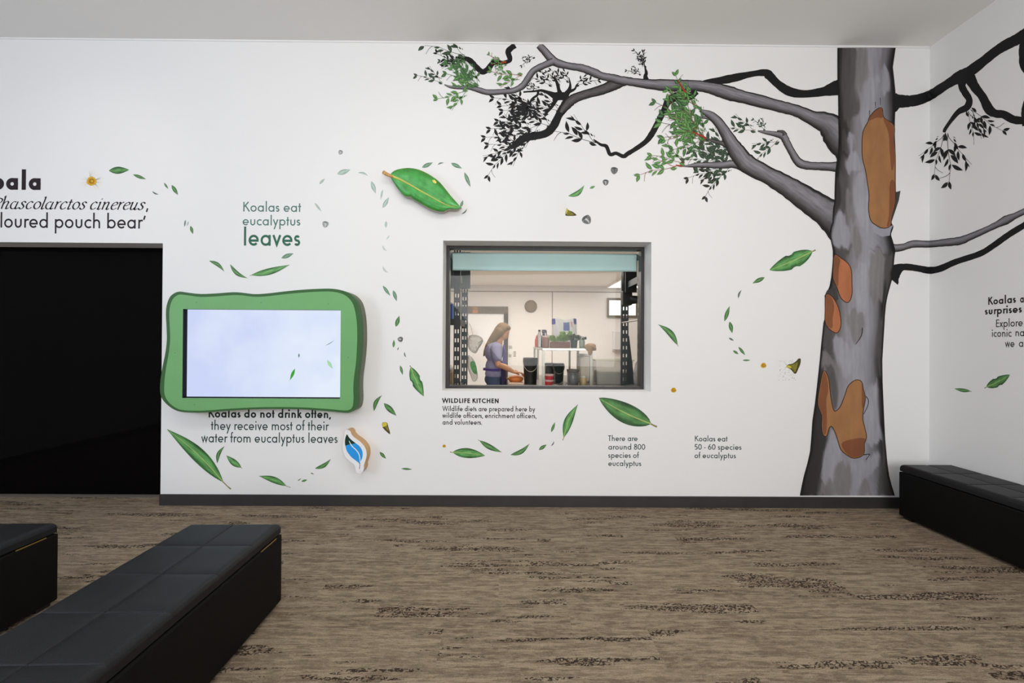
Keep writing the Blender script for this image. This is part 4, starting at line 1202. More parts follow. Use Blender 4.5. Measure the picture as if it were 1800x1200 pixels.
# above and right of the dark glass
D((227, 298.3), (191.5, 299.8), 12.5, 'd', 'broad green leaf decal right of the yellow blossom above the dark glass')
D((256.7, 314.8), (234, 306.7), 5.5, 'd', 'slim green leaf decal trailing the broad one above pouch bear text')
D((279, 341.5), (267.6, 336.2), 2.6, 's', 'tiny slate sliver decal above the end of pouch bear text', 0.1)
D((295.6, 331.9), (288.4, 321.3), 3.2, 'd', 'small thin green leaf decal just left of a plumper one, over the glass corner')
D((312.7, 342.5), (301.8, 325.3), 6.5, 'd', 'plump small green leaf decal at the right end of the arc over the glass corner')
D((324.2, 398.8), (326, 386.3), 2.6, 's', 'tiny slate leaf decal, left one of the upright trio right of the black text')
D((328.6, 397.5), (331.4, 389), 2.4, 'p', 'tiny pale leaf decal, middle one of the upright trio right of the black text')
D((339.1, 411.2), (334.8, 397), 5, 'd', 'small green leaf decal, right one of the upright trio right of the black text')
# under the words above the screen
D((394.2, 476.9), (367.8, 458.2), 6.5, 'd', 'curved green leaf decal above the screen, leftmost of four', -0.10)
D((435, 488.7), (404.5, 464.7), 7, 'd', 'curved green leaf decal above the screen, second from left of four', 0.12)
D((508.7, 465.3), (441.8, 483.4), 11.5, 'g', 'long wavy green leaf decal directly under the word leaves', 0.03, 3)
D((515.9, 445.1), (494.7, 453.5), 7, 'm', 'small grey-green leaf decal just below the end of the word leaves')
# faded arc left of the big relief leaf
D((570.8, 313.7), (561.2, 323.4), 4, 'p', 'small faded leaf decal at the left of the pale arc beside the relief leaf')
D((615.8, 298), (592.6, 305.6), 8.5, 'p', 'broad faded leaf decal at the top of the pale arc')
D((647.2, 309.3), (629.3, 303.3), 3.2, 'p', 'thin curved faded leaf decal at the top of the pale arc', -0.12)
D((660.5, 340), (652.7, 318.4), 7, 'p', 'faded leaf decal pointing down left of the relief leaf stalk')
D((668.9, 350.9), (672.6, 333.2), 3, 'p', 'slender faded leaf decal between two wider ones left of the relief leaf')
D((683.6, 346.6), (672.6, 365.2), 6.5, 'p', 'faded leaf decal leaning right just below the relief leaf stalk')
D((564.9, 371.5), (553.4, 356.6), 3.4, 'p', 'slim faded leaf decal right of the words Koalas eat')
D((678.2, 400.7), (678.7, 388.4), 4, 'p', 'short upright faded leaf decal below the relief leaf')
D((679.1, 421.5), (684.7, 413.3), 2.2, 'q', 'barely visible leaf sliver decal under the short upright faded leaf')
D((680.4, 441.5), (672.6, 430.6), 2.8, 'q', 'very pale curved leaf decal, upper of two slivers left of the kitchen window', 0.14)
D((683, 479.4), (672.6, 467.5), 3.2, 'q', 'very pale curved leaf decal, lower of two slivers left of the kitchen window', 0.14)
# falling column between screen and window
D((686, 519.8), (673, 502), 5.2, 'm', 'grey-green leaf decal, left of a pair beside the top right screen corner')
D((697.5, 529.3), (691.2, 510), 6, 'm', 'grey-green leaf decal, right of a pair beside the top right screen corner')
D((702, 554.8), (695.8, 574), 7, 'd', 'green leaf decal leaning right, midway between screen and window')
D((692.6, 596.8), (691.6, 610.5), 4, 'd', 'small upright green leaf decal left of a grey gumnut')
D((700.7, 609.8), (698.6, 615.4), 1.7, 's', 'tiny slate speck of a leaf decal under the grey gumnut')
D((714, 628), (711.2, 618.5), 2.2, 's', 'tiny slate curved leaf decal below the grey gumnut', 0.12)
D((708, 658.8), (703.5, 642.3), 4.6, 'd', 'slim green leaf decal left above the large falling leaf beside the window')
D((744.8, 696.2), (722, 645), 19, 'g', 'large green leaf decal pointing down beside the lower left window corner', 0.02, 3, True, 0.9, True)
D((671.3, 694.5), (657.3, 722.1), 7, 'd', 'curved green leaf decal beside the lower right corner of the screen', -0.12)
D((696.8, 730.5), (674.8, 708.5), 9.5, 'd', 'green leaf decal above the yellow gum bud left of the kitchen caption')
D((678.6, 806), (667.4, 794.2), 5.5, 'd', 'small green leaf decal right of the blue leaf sign')
D((724.5, 824.7), (705.6, 823.3), 3.6, 'd', 'small flat green leaf decal low on the wall right of the blue leaf sign')
# lower left swirl
D((294, 754.5), (392, 846.5), 25, 'g', 'largest leaf decal of the lower left, long and wavy beside the dark glass', 0.035, 19, True, 0.95)
D((394.7, 784), (381.8, 813.6), 6.5, 'd', 'upright curved green leaf decal just right of the large wavy leaf', -0.13)
D((397.8, 800), (424, 821.5), 11, 'g', 'short wide green leaf decal under the words water from', -0.04, 2)
D((455.1, 836.3), (503, 853.5), 11, 'g', 'green leaf decal lying low near the baseboard below the screen', 0.05, 8)
D((581.3, 806.5), (553.6, 823.2), 7, 'd', 'curved green leaf decal left of the blue leaf sign', 0.11)
D((552, 833.2), (546, 831), 2, 's', 'tiny slate fleck decal, upper of three near the baseboard')
D((529.7, 840.2), (523.2, 845.2), 1.6, 's', 'tiny slate sliver decal, left of three flecks near the baseboard')
D((540.4, 842.8), (529.7, 846.1), 3.6, 'd', 'tiny green leaf decal beside the flecks near the baseboard')
# swirl under the window
D((852.4, 800.4), (796, 794.5), 17.5, 'g', 'plump green leaf decal at the left of the swirl below the kitchen caption', -0.02, 5, True, 0.85)
D((882, 794.5), (843, 774), 9, 'd', 'narrow green leaf decal slanting down below the kitchen caption', 0.04, 3)
D((930.5, 779.6), (897.5, 799.2), 8, 'd', 'curved dark leaf decal in the middle of the swirl below the kitchen caption', 0.12)
D((960.7, 781.1), (947.3, 790.5), 6, 'd', 'small green leaf decal right of the curved dark one below the window')
D((973.8, 774.9), (968.5, 783.6), 2.2, 's', 'tiny slate sliver decal right of the small green leaf below the window', 0.12)
D((975.6, 741.6), (969, 759.3), 4.6, 'd', 'slim upright green leaf decal right of the kitchen caption')
D((1015.8, 710.5), (991, 769), 15, 'g', 'long upright green leaf decal below the right half of the kitchen window', -0.06, 5, True, 1.1)
D((1053, 699.3), (1144, 744.5), 35, 'd', 'big deep green leaf decal under the right corner of the kitchen window', -0.03, 12, True, 0.75)
D((1157, 570), (1191, 606), 10.5, 'd', 'curved green leaf decal right beside the kitchen window', 0.10, 3)
# above the window
D((827, 328.8), (816.4, 302.8), 6.2, 'm', 'green leaf decal pointing down at the right of the arc over the relief leaf')
D((811.9, 295.7), (793, 286.6), 6.6, 'm', 'green leaf decal in the arc above the relief leaf, right of the slate sliver')
D((780.5, 286), (769.2, 289.4), 2.2, 's', 'tiny slate sliver decal at the top of the arc above the relief leaf', -0.1)
D((760.5, 285.5), (741.9, 294.2), 6.8, 'm', 'green leaf decal at the left of the arc above the relief leaf')
D((814, 351.6), (809.7, 364), 4.6, 'm', 'little green leaf decal touching the tip of the relief leaf')
D((821, 366.3), (811.2, 376), 2.6, 's', 'slate sliver decal just below the tip of the relief leaf', 0.12)
D((1027, 325.4), (999, 344.5), 8.5, 'g', 'curved green leaf decal above the window, left of the small grey gumnuts', 0.15)
D((1046.3, 326.9), (1036.8, 331), 4.2, 'g', 'very small green leaf decal above the window, next to the grey gumnuts')
# curl left of the trunk
D((1352.8, 474.6), (1428, 441.5), 28, 'g', 'largest leaf decal left of the trunk, at the top of the curl', -0.02, 6, True, 0.8, True)
D((1322.7, 497.7), (1344, 487.4), 7.2, 'd', 'green leaf decal just below the largest leaf left of the trunk')
D((1303.7, 509.4), (1297.8, 524), 3.4, 's', 'slim slate leaf decal near the top of the curl left of the trunk', -0.1)
D((1282.4, 537.7), (1273.6, 564.4), 6.6, 'd', 'green leaf decal leaning right at the left side of the curl')
D((1287.2, 585.3), (1282.8, 565.2), 7, 'd', 'rounded green leaf decal below the leaning one at the left side of the curl')
D((1290, 598.5), (1281.3, 593.7), 3.2, 's', 'tiny slate leaf decal at the lower left of the curl')
D((1310, 624), (1298.2, 609.5), 4.6, 'd', 'slim green leaf decal near the bottom of the curl, right of a smaller one')
D((1298.2, 622), (1288.7, 616), 4, 'd', 'small green leaf decal near the bottom of the curl, left of a longer one')
D((1319, 633), (1305.5, 633), 3, 'd', 'flat thin green leaf decal at the bottom of the curl beside the yellow blossom')
# right wall
D((1677.4, 682.6), (1706, 687.2), 6.2, 'd', 'slim dark leaf decal low on the right wall above the bench', -0.02, 2)
D((1774.9, 658.3), (1734, 679.8), 17, 'd', 'broad dark green leaf decal low on the right wall under the text', 0.03, 4, True, 0.8, True)

# highlights of the print on the big leaves belong to the leaf itself: blossoms, gumnuts, buds
M['yellow'] = mat('blossom_print_yellow', S(214, 170, 52), 0.6, spec=0.2, noise=0.25, nscale=90)
M['yellow_d'] = mat('blossom_print_ochre', S(168, 120, 34), 0.6, spec=0.2, noise=0.25, nscale=90)
M['yellow_p'] = mat('blossom_print_pale', S(226, 222, 208), 0.6, spec=0.2)
M['nut'] = mat('gumnut_print_grey', S(128, 130, 128), 0.6, spec=0.2, noise=0.35, nscale=120)
M['nut_d'] = mat('gumnut_print_dark', S(84, 86, 86), 0.6, spec=0.2, noise=0.3, nscale=120)
M['nut_l'] = mat('gumnut_print_light', S(206, 206, 204), 0.6, spec=0.2)
M['nut_pale'] = mat('gumnut_print_pale', S(172, 176, 176), 0.6, spec=0.2, noise=0.25, nscale=120)
M['bud'] = mat('bud_print_olive', S(126, 122, 48), 0.6, spec=0.2, noise=0.3, nscale=50)
M['bud_d'] = mat('bud_print_dark', S(74, 66, 36), 0.6, spec=0.2, noise=0.25, nscale=50)
M['bud_y'] = mat('bud_print_yellow', S(206, 188, 66), 0.6, spec=0.2, noise=0.2, nscale=60)


def blossom(cx, cy_, r, label, halo=False):
    rd = random.Random(int(cx))
    mb = MB()
    o_ = 0.0012
    px_poly(mb, [(cx + r * (1 + 0.08 * math.sin(3 * a)) * math.cos(a), cy_ + r * 0.92 * math.sin(a)) for a in [2 * PI * k / 18 for k in range(18)]], o_, 0)
    px_poly(mb, [(cx + r * 0.62 * math.cos(a), cy_ + r * 0.56 * math.sin(a)) for a in [2 * PI * k / 14 for k in range(14)]], o_ + 0.0002, 1)
    px_poly(mb, [(cx + r * 0.26 * math.cos(a) + r * .1, cy_ + r * 0.26 * math.sin(a)) for a in [2 * PI * k / 8 for k in range(8)]], o_ + 0.0004, 0)
    o = tag(mb.build('blossom_decal', [M['yellow'], M['yellow_d']]), label, 'blossom decal', 'yellow blossom decals on the wall')
    if halo:
        mb = MB()
        for k in range(46):
            a = rd.uniform(0, 2 * PI); l = rd.uniform(1.5, 2.5) * r
            px_strip(mb, [(cx + r * .8 * math.cos(a), cy_ + r * .8 * math.sin(a), 0.5), (cx + l * math.cos(a), cy_ + l * math.sin(a), 0.3)], o_ - 0.0004, 1)
        tag(mb.build('stamens', M['yellow_p'], o), 'pale whisker stamens')


blossom(160.9, 318.2, 8.6, 'yellow gum blossom decal with pale stamens right of the large word Koala', True)
blossom(780.8, 783.6, 3.0, 'tiny yellow blossom decal left of the plump leaf below the kitchen caption')
blossom(1184.1, 685.3, 4.8, 'yellow blossom decal just right of the lower right window corner')
blossom(1342.2, 642, 5.0, 'yellow blossom decal between the leaf curl and the spitting gum bud')


def gumnut(cx, cy_, r, ang, label, light=True):
    ca, sa = math.cos(math.radians(ang)), math.sin(math.radians(ang))
    q = lambda x, y: (cx + r * (x * ca - y * sa), cy_ + r * (x * sa + y * ca))
    mb = MB()
    px_poly(mb, [q(*p) for p in ((-0.9, -0.7), (-0.3, -1), (0.3, -0.95), (0.9, -0.7), (1, 0), (0.6, 0.7), (0, 1.05), (-0.6, 0.7), (-1, 0))], 0.0012, 0, 3)
    px_poly(mb, [q(*p) for p in ((-0.8, -0.65), (-0.3, -0.9), (0.3, -0.88), (0.8, -0.62), (0.3, -0.45), (-0.3, -0.45))], 0.0014, 1, 2)
    px_strip(mb, [q(-0.1, -0.4) + (0.34 * r,), q(0.05, 0.2) + (0.26 * r,), q(-0.05, 0.85) + (0.1 * r,)], 0.0015, 3, 2 if light else 1)
    px_strip(mb, [q(-0.62, -0.3) + (0.16 * r,), q(-0.5, 0.3) + (0.14 * r,), q(-0.2, 0.8) + (0.08 * r,)], 0.0015, 3, 1)
    px_strip(mb, [q(0.62, -0.3) + (0.16 * r,), q(0.5, 0.3) + (0.14 * r,), q(0.2, 0.8) + (0.08 * r,)], 0.0015, 3, 1)
    tag(mb.build('gumnut_decal', [M['nut_pale'], M['nut'], M['nut_l']] if 'pale' in label else [M['nut'], M['nut_d'], M['nut_l']]), label, 'gumnut decal', 'grey gumnut decals on the wall')


gumnut(598.5, 267.7, 4, 20, 'small pale grey gumnut decal, topmost one left of the relief leaf')
gumnut(572, 394.2, 5.6, 10, 'pale grey gumnut decal right of the words eucalyptus leaves')
gumnut(703.5, 596.1, 4.6, 100, 'grey swirled gumnut decal between the green screen and the window')
gumnut(1079.7, 299.7, 6.2, 5, 'grey gumnut decal under the black curling branch, upper of the pair', False)
gumnut(1064.7, 320.6, 5.2, 0, 'grey gumnut decal with a light stripe, lower of the pair under the black branch')
gumnut(1031.7, 386.3, 8, -40, 'grey gumnut decal with a light diagonal stripe just above the kitchen window')


def bud(outline, inner, tip, label, specks=None):
    mb = MB()
    px_poly(mb, outline, 0.0012, 0, 3); px_poly(mb, inner, 0.0014, 1, 3)
    if tip: px_poly(mb, tip, 0.0016, 2, 3)
    o = tag(mb.build('gum_bud_decal', [M['bud_d'], M['bud'], M['bud_y']]), label, 'gum bud decal', 'olive gum bud decals on the wall')
    if specks:
        rd = random.Random(9); mb = MB()
        for k in range(specks[5]):
            x = rd.uniform(specks[0], specks[1]); y = rd.uniform(specks[2], specks[3])
            if (x - specks[0]) * 0.8 - (y - specks[2]) * 0.5 > specks[4]: continue
            r = rd.uniform(0.3, 0.62)
            px_poly(mb, [(x + r, y), (x, y + r), (x - r, y), (x, y - r)], 0.0012, 0)
        so = mb.build('specks', [M['bud_d'] if specks[6] else M['yellow_p']], o); so['kind'] = 'stuff'


E15 = lambda *p: Z(1350, 600, 15.0, p)
bud(E15((480, 655), (540, 605), (640, 585), (740, 520), (800, 455), (840, 445), (866, 480), (850, 600), (800, 720), (750, 830), (705, 850), (670, 820), (610, 745), (540, 700)),
    E15((560, 640), (660, 600), (760, 545), (790, 560), (770, 660), (730, 780), (690, 800), (640, 720)), E15((482, 655), (540, 625), (590, 650), (620, 700), (560, 700)),
    'olive gum bud decal spitting dark specks beside the painted trunk', (1368, 1400, 632, 668, 21, 90, True))
F27 = lambda *p: Z(980, 240, 2.728, p)
bud(F27((44, 342), (52, 352), (72, 360), (90, 374), (86, 379), (60, 380), (40, 379), (38, 372)), F27((48, 352), (66, 362), (80, 374), (56, 377), (44, 374)), F27((43, 343), (49, 350), (46, 366), (41, 370)),
    'olive gum bud decal with pale fuzz just above the kitchen window frame', (984, 996, 358, 372, 30, 60, False))
C28 = lambda *p: Z(540, 440, 2.857, p)
bud(C28((376, 868), (388, 862), (402, 866), (406, 880), (416, 915), (412, 921), (380, 890)), C28((384, 880), (398, 874), (404, 884), (410, 910)), C28((376, 869), (388, 863), (401, 867), (400, 878), (384, 886), (377, 884)),
    'yellow-topped dark gum bud decal between the screen and the kitchen caption')
# ================================================================== things standing off the wall
def extrude(mb, pts, y0, y1, mi_front=0, mi_side=0, front=True):
    """pts: world x, z outline; front plane at y0 (towards the room), back at y1"""
    n = len(pts)
    if front: mb.face([(p[0], y0, p[1]) for p in pts], mi_front)
    for i in range(n):
        a, b = pts[i], pts[(i + 1) % n]
        mb.face([(a[0], y0, a[1]), (b[0], y0, b[1]), (b[0], y1, b[1]), (a[0], y1, a[1])], mi_side)


def outline_at(pts, y):
    out = []
    for p in pts:
        q = onY(p[0], p[1], y); out.append((q.x, q.z))
    return out


M['g_face'] = mat('screen_frame_green', S(112, 168, 108), 0.5, spec=0.3, noise=0.04, nscale=3)
M['g_rim'] = mat('screen_frame_dark_green', S(54, 96, 50), 0.5, spec=0.3)
M['g_back'] = mat('screen_frame_olive_grey', S(112, 116, 98), 0.6, spec=0.3, noise=0.1, nscale=6)
M['screen'] = emis('screen_glow', S(228, 237, 252), 1.0, S(203, 214, 248))
M['sc_leaf'] = emis('screen_leaf_green', S(66, 172, 62), 0.9)
M['sc_leaf_p'] = emis('screen_leaf_pale', S(172, 222, 180), 0.95)
M['sc_leaf_g'] = emis('screen_leaf_grey', S(128, 150, 146), 0.9)
M['screw'] = mat('screw_green', S(78, 126, 76), 0.5)

YF = 3.520
tv = thing('wall_screen', (-2.1, YW - 0.07, 0.85), 'wall screen in a thick wavy green frame showing a pale sky with a few leaves', 'screen')
big = [(215, 103), (280, 112), (380, 122), (500, 118), (640, 108), (720, 112), (800, 122), (870, 122), (950, 115), (1050, 103), (1200, 88), (1350, 80), (1450, 80), (1535, 95), (1598, 125),
       (1645, 180), (1668, 260), (1679, 350), (1682, 450), (1680, 550), (1668, 680), (1654, 780), (1649, 880), (1652, 960), (1648, 1020), (1632, 1060), (1592, 1083), (1540, 1085), (1440, 1076), (1350, 1068),
       (1200, 1058), (1000, 1055), (800, 1058), (600, 1070), (450, 1082), (330, 1085), (220, 1078), (150, 1050), (90, 1000), (60, 950), (52, 880), (60, 790), (75, 700), (95, 600), (107, 500),
       (105, 400), (100, 300), (105, 220), (130, 150), (170, 115)]
inn = [(215, 127), (285, 134), (380, 146), (500, 142), (640, 132), (720, 134), (800, 144), (870, 144), (950, 138), (1050, 126), (1200, 112), (1350, 103), (1440, 103), (1515, 116), (1570, 145),
       (1613, 195), (1635, 265), (1648, 350), (1652, 450), (1650, 550), (1642, 680), (1628, 780), (1620, 880), (1622, 960), (1618, 1020), (1604, 1052), (1575, 1066), (1530, 1066), (1440, 1057), (1350, 1051),
       (1200, 1042), (1000, 1039), (800, 1043), (600, 1054), (450, 1066), (330, 1069), (225, 1062), (165, 1036), (115, 990), (90, 940), (86, 880), (92, 790), (105, 700), (123, 600), (134, 500),
       (132, 400), (127, 300), (132, 228), (153, 168), (183, 138)]
o_out = outline_at(catmull(Z(270, 490, 4.615, big), 3, True), YF)
o_inn = outline_at(catmull(Z(270, 490, 4.615, inn), 3, True), YF - 0.003)
hole = [onY(*p, YF) for p in ((322.7, 541.9), (599.8, 545.9), (597.4, 701.2), (320.5, 698.5))]
hx0, hx1 = (hole[0].x + hole[3].x) / 2, (hole[1].x + hole[2].x) / 2
hz1, hz0 = (hole[0].z + hole[1].z) / 2, (hole[2].z + hole[3].z) / 2
hp = [(hx0, hz1), (hx1, hz1), (hx1, hz0), (hx0, hz0)]


def ringface(mb, outer, inner, y, mi=0):
    """flat ring between an outline and a rectangular hole, both as x, z"""
    cx, cz = sum(p[0] for p in inner) / 4, sum(p[1] for p in inner) / 4
    hw, hh = (inner[1][0] - inner[0][0]) / 2, (inner[0][1] - inner[2][1]) / 2

    def clampto(p):
        dx, dz = p[0] - cx, p[1] - cz
        k = min(hw / abs(dx) if dx else 9e9, hh / abs(dz) if dz else 9e9)
        return (cx + dx * k, cz + dz * k)
    pts = list(outer)
    # make sure rays through the rectangle corners are included
    res = []
    for i, p in enumerate(pts):
        res.append((p, clampto(p)))
        q = pts[(i + 1) % len(pts)]
        for c in inner:
            a0 = math.atan2(p[1] - cz, p[0] - cx); a1 = math.atan2(q[1] - cz, q[0] - cx); ac = math.atan2(c[1] - cz, c[0] - cx)
            d = (a1 - a0 + PI) % (2 * PI) - PI; e = (ac - a0 + PI) % (2 * PI) - PI
            if abs(d) > 1e-6 and 0 < e / d < 1:
                t = e / d; res.append(((p[0] + (q[0] - p[0]) * t, p[1] + (q[1] - p[1]) * t), c))
    for i in range(len(res)):
        (a, b), (c, d) = res[i], res[(i + 1) % len(res)]
        mb.face([(a[0], y, a[1]), (c[0], y, c[1]), (d[0], y, d[1]), (b[0], y, b[1])], mi)


mb = MB(); ringface(mb, o_out, hp, YF); extrude(mb, o_out, YF, YF + 0.062, 0, 0, front=False)
for i in range(4):
    a, b = hp[i], hp[(i + 1) % 4]
    mb.face([(a[0], YF, a[1]), (b[0], YF, b[1]), (b[0], YF + 0.05, b[1]), (a[0], YF + 0.05, a[1])], 1)
mb.build('frame_front_layer', [M['g_rim'], M['tv_black']], tv)
mb = MB(); ringface(mb, o_inn, hp, YF - 0.003); extrude(mb, o_inn, YF - 0.003, YF, 0, 0, front=False)
mb.build('frame_face', M['g_face'], tv)
mb = MB(); extrude(mb, o_out, YF + 0.062, YW, 0, 0, front=True); tag(mb.build('frame_back_layer', M['g_back'], tv), 'olive grey side of the frame')
mb = MB(); mb.box((hx0 - 0.01, YF + 0.046, hz0 - 0.01), (hx1 + 0.01, YF + 0.058, hz1 + 0.01)); mb.build('bezel', M['tv_black'], tv)
sx0, sz0 = hx0 - 0.004, hz0 + 0.006
mb = MB(); mb.face([(sx0, YF + 0.0455, sz0), (hx1, YF + 0.0455, sz0), (hx1, YF + 0.0455, hz1), (sx0, YF + 0.0455, hz1)])
scr = mb.build('display', M['screen'], tv)


def screen_leaf(tip, base, wd, m, bend=0.0):
    mb = MB(); sh = leaf_shape(base, tip, wd, bend, 10)
    for i in range(len(sh) - 1):
        r = []
        for s in (sh[i], sh[i + 1]):
            r.append([onY(s[0] + s[3] * s[2] * k, s[1] + s[4] * s[2] * k, YF + 0.0452) for k in (-1, 1)])
        mb.face([r[0][0], r[0][1], r[1][1], r[1][0]])
    mb.build('screen_leaf', m, scr)


screen_leaf((509.4, 668.8), (518.5, 647.5), 5.2, M['sc_leaf']); screen_leaf((585, 648.5), (575, 632.5), 6, M['sc_leaf_p'])
screen_leaf((525.3, 629), (525.7, 620.8), 3, M['sc_leaf_g']); screen_leaf((588.5, 596.8), (571.8, 607), 1.2, M['sc_leaf_g'], 0.05)
for (x, y) in ((345, 531), (459, 532), (577, 534), (308, 620), (342, 711), (612, 628)):
    c = onY(x, y, YF - 0.003); m2 = MB(); m2.lathe((c.x, YF - 0.0046, c.z), [(0.0036, 0), (0.0036, 0.002)], 10, axis='y'); m2.build('screw', M['screw'], tv)

# ------------------------------------------------------------------ relief leaf
M['rl'] = ramp_mat('relief_leaf_green', [(0.0, S(150, 176, 78)), (0.015, S(62, 132, 54)), (0.2, S(72, 162, 76)), (0.45, S(90, 170, 94)), (0.5, S(102, 176, 98)), (0.55, S(86, 166, 88)), (0.85, S(70, 158, 74)),
                                         (0.985, S(60, 130, 54)), (1.0, S(120, 150, 66))], rough=0.32, wobble=0.03, nscale=(3, 3), tone=0.26, spec=0.5)
M['rl_rib'] = mat('relief_leaf_midrib', S(196, 190, 92), 0.45, noise=0.1)
M['rl_stalk'] = mat('relief_leaf_stalk', S(196, 150, 88), 0.5, noise=0.2, nscale=30)
M['rl_spot'] = mat('relief_leaf_blemish', S(214, 204, 96), 0.5, noise=0.3, nscale=60)
M['rl_back'] = mat('relief_leaf_edge', S(176, 168, 150), 0.6)
B46 = lambda *p: Z(540, 240, 4.616, p)
YL = YW - 0.085
upper = B46((672, 312), (690, 288), (720, 270), (765, 259), (810, 254), (850, 256), (890, 263), (925, 274), (960, 290), (1005, 316), (1050, 347), (1085, 380), (1110, 410), (1138, 445), (1162, 476), (1190, 508), (1215, 536), (1235, 560), (1250, 573))
lower = B46((672, 318), (680, 338), (700, 370), (720, 402), (745, 436), (770, 465), (792, 482), (815, 489), (838, 486), (850, 500), (872, 515), (900, 531), (935, 552), (970, 571), (1010, 590), (1050, 604), (1085, 609), (1118, 608), (1132, 596), (1148, 588), (1180, 590), (1205, 592), (1235, 584), (1250, 575))
mid = B46((672, 314), (760, 352), (850, 400), (930, 447), (1010, 490), (1090, 535), (1160, 565), (1250, 574))
rl = thing('relief_leaf', tuple(onY(765, 330, YW)), 'large glossy green leaf standing off the wall above left of the kitchen window', 'wall leaf')
mb = MB(); NS = 28


def resample(c, n):
    c = catmull(c, 6); L = [0]
    for a, b in zip(c, c[1:]): L.append(L[-1] + math.hypot(b[0] - a[0], b[1] - a[1]))
    out, j = [], 0
    for i in range(n + 1):
        s = L[-1] * i / n
        while j < len(L) - 2 and L[j + 1] < s: j += 1
        t = (s - L[j]) / max(1e-9, L[j + 1] - L[j]); out.append((c[j][0] + (c[j + 1][0] - c[j][0]) * t, c[j][1] + (c[j + 1][1] - c[j][1]) * t))
    return out


U_, M_, W_ = resample(upper, NS), resample(mid, NS), resample(lower, NS)
VK = [0, .12, .25, .38, .5, .62, .75, .88, 1]
grid = []
for i in range(NS + 1):
    t = i / NS; row = []
    for v in VK:
        if v <= .5: k = v / .5; p = (U_[i][0] + (M_[i][0] - U_[i][0]) * k, U_[i][1] + (M_[i][1] - U_[i][1]) * k)
        else: k = (v - .5) / .5; p = (M_[i][0] + (W_[i][0] - M_[i][0]) * k, M_[i][1] + (W_[i][1] - M_[i][1]) * k)
        s = abs(v - .5) * 2
        bulge = 0.024 * math.sin(PI * min(1, s * 0.95)) * math.sin(PI * t) + 0.006 * math.sin(t * 17 + 3 * v) * math.sin(PI * t) * s - 0.010 * s ** 3
        row.append(onY(p[0], p[1], YL - bulge))
    grid.append(row)
for i in range(NS):
    for k in range(len(VK) - 1):
        ta, tb = i / NS, (i + 1) / NS
        mb.face([grid[i][k], grid[i][k + 1], grid[i + 1][k + 1], grid[i + 1][k]], 0, [(ta * 2, VK[k]), (ta * 2, VK[k + 1]), (tb * 2, VK[k + 1]), (tb * 2, VK[k])])
        q = [Vector((p.x, p.y + 0.03, p.z)) for p in (grid[i][k], grid[i][k + 1], grid[i + 1][k + 1], grid[i + 1][k])]
        mb.face(q[::-1], 1)
for k in (0, len(VK) - 1):
    for i in range(NS):
        a, b = grid[i][k], grid[i + 1][k]
        mb.face([a, b, Vector((b.x, b.y + 0.03, b.z)), Vector((a.x, a.y + 0.03, a.z))], 1)
for i in (0, NS):
    for k in range(len(VK) - 1):
        a, b = grid[i][k], grid[i][k + 1]
        mb.face([a, b, Vector((b.x, b.y + 0.03, b.z)), Vector((a.x, a.y + 0.03, a.z))], 1)
bd = mb.build('blade', [M['rl'], M['rl_back']], rl, smooth=False)
bm_ = bd.data
for p in bm_.polygons: p.use_smooth = p.material_index == 0
mb = MB(); pts = [grid[i][4] for i in range(0, NS, 2)]
mb.tube([Vector((p.x, p.y - 0.001, p.z)) for p in pts], [0.0105 - 0.0085 * i / len(pts) for i in range(len(pts))], 8); mb.build('midrib', M['rl_rib'], rl, smooth=True)
mb = MB(); mb.tube([onY(*p, YL - 0.002) for p in B46((617, 288), (640, 303), (675, 318), (700, 330))], [0.016, 0.0155, 0.014, 0.009], 10); mb.build('stalk', M['rl_stalk'], rl, smooth=True)
mb = MB()
c = B46((1025, 368))[0]
near = min((q for r_ in grid for q in r_), key=lambda q: (q - onY(c[0], c[1], q.y)).length)
pl = [(c[0] + 5 * math.cos(a) * (1 + .15 * math.sin(3 * a)), c[1] + 3.8 * math.sin(a)) for a in [2 * PI * k / 14 for k in range(14)]]
ctr = onY(c[0], c[1], near.y - 0.003)
for k in range(14):
    pa, pb = onY(*pl[k], near.y + 0.001), onY(*pl[(k + 1) % 14], near.y + 0.001); mb.face([ctr, pa, pb])
tag(mb.build('blemish', M['rl_spot'], rl), 'yellow spot on the leaf')
mb = MB(); a = onY(735, 325, YW); mb.lathe((a.x, YW - 0.06, a.z), [(0.02, 0), (0.02, 0.06)], 12, axis='y')
a = onY(775, 350, YW); mb.lathe((a.x, YW - 0.06, a.z), [(0.02, 0), (0.02, 0.06)], 12, axis='y'); mb.build('standoff', M['rl_back'], rl)

# ------------------------------------------------------------------ small leaf sign
M['ply'] = mat('plywood_edge', S(206, 166, 118), 0.6, noise=0.12, nscale=20, stretch=(1, 8, 1))
M['sign_white'] = mat('sign_white_face', (0.83, 0.83, 0.84, 1), 0.4)
M['sign_blue'] = mat('sign_blue', S(40, 152, 228), 0.4)
M['sign_green'] = mat('sign_dark_green', S(14, 52, 40), 0.4)
M['sign_stem'] = mat('sign_stem_blue', S(54, 96, 132), 0.4)
L10 = lambda *p: Z(580, 730, 10.0, p)
YS = YW - 0.10
sg = thing('leaf_sign', tuple(onY(624, 830, YW)), 'small white leaf shaped sign with a blue leaf emblem and thick plywood edge', 'sign')
so = outline_at(catmull(L10((290, 255), (330, 255), (365, 285), (380, 330), (430, 385), (520, 450), (590, 520), (630, 590), (645, 660), (640, 740), (612, 830), (598, 880), (600, 930), (572, 990), (530, 1012),
                            (480, 1000), (450, 960), (448, 905), (436, 868), (370, 815), (290, 740), (245, 660), (225, 570), (235, 480), (250, 400), (262, 320), (270, 280)), 3, True), YS)
mb = MB(); extrude(mb, so, YS, YW, 0, 0); mb.build('plywood_block', M['ply'], sg)
mb = MB(); extrude(mb, so, YS - 0.004, YS, 0, 0); mb.build('face', M['sign_white'], sg)


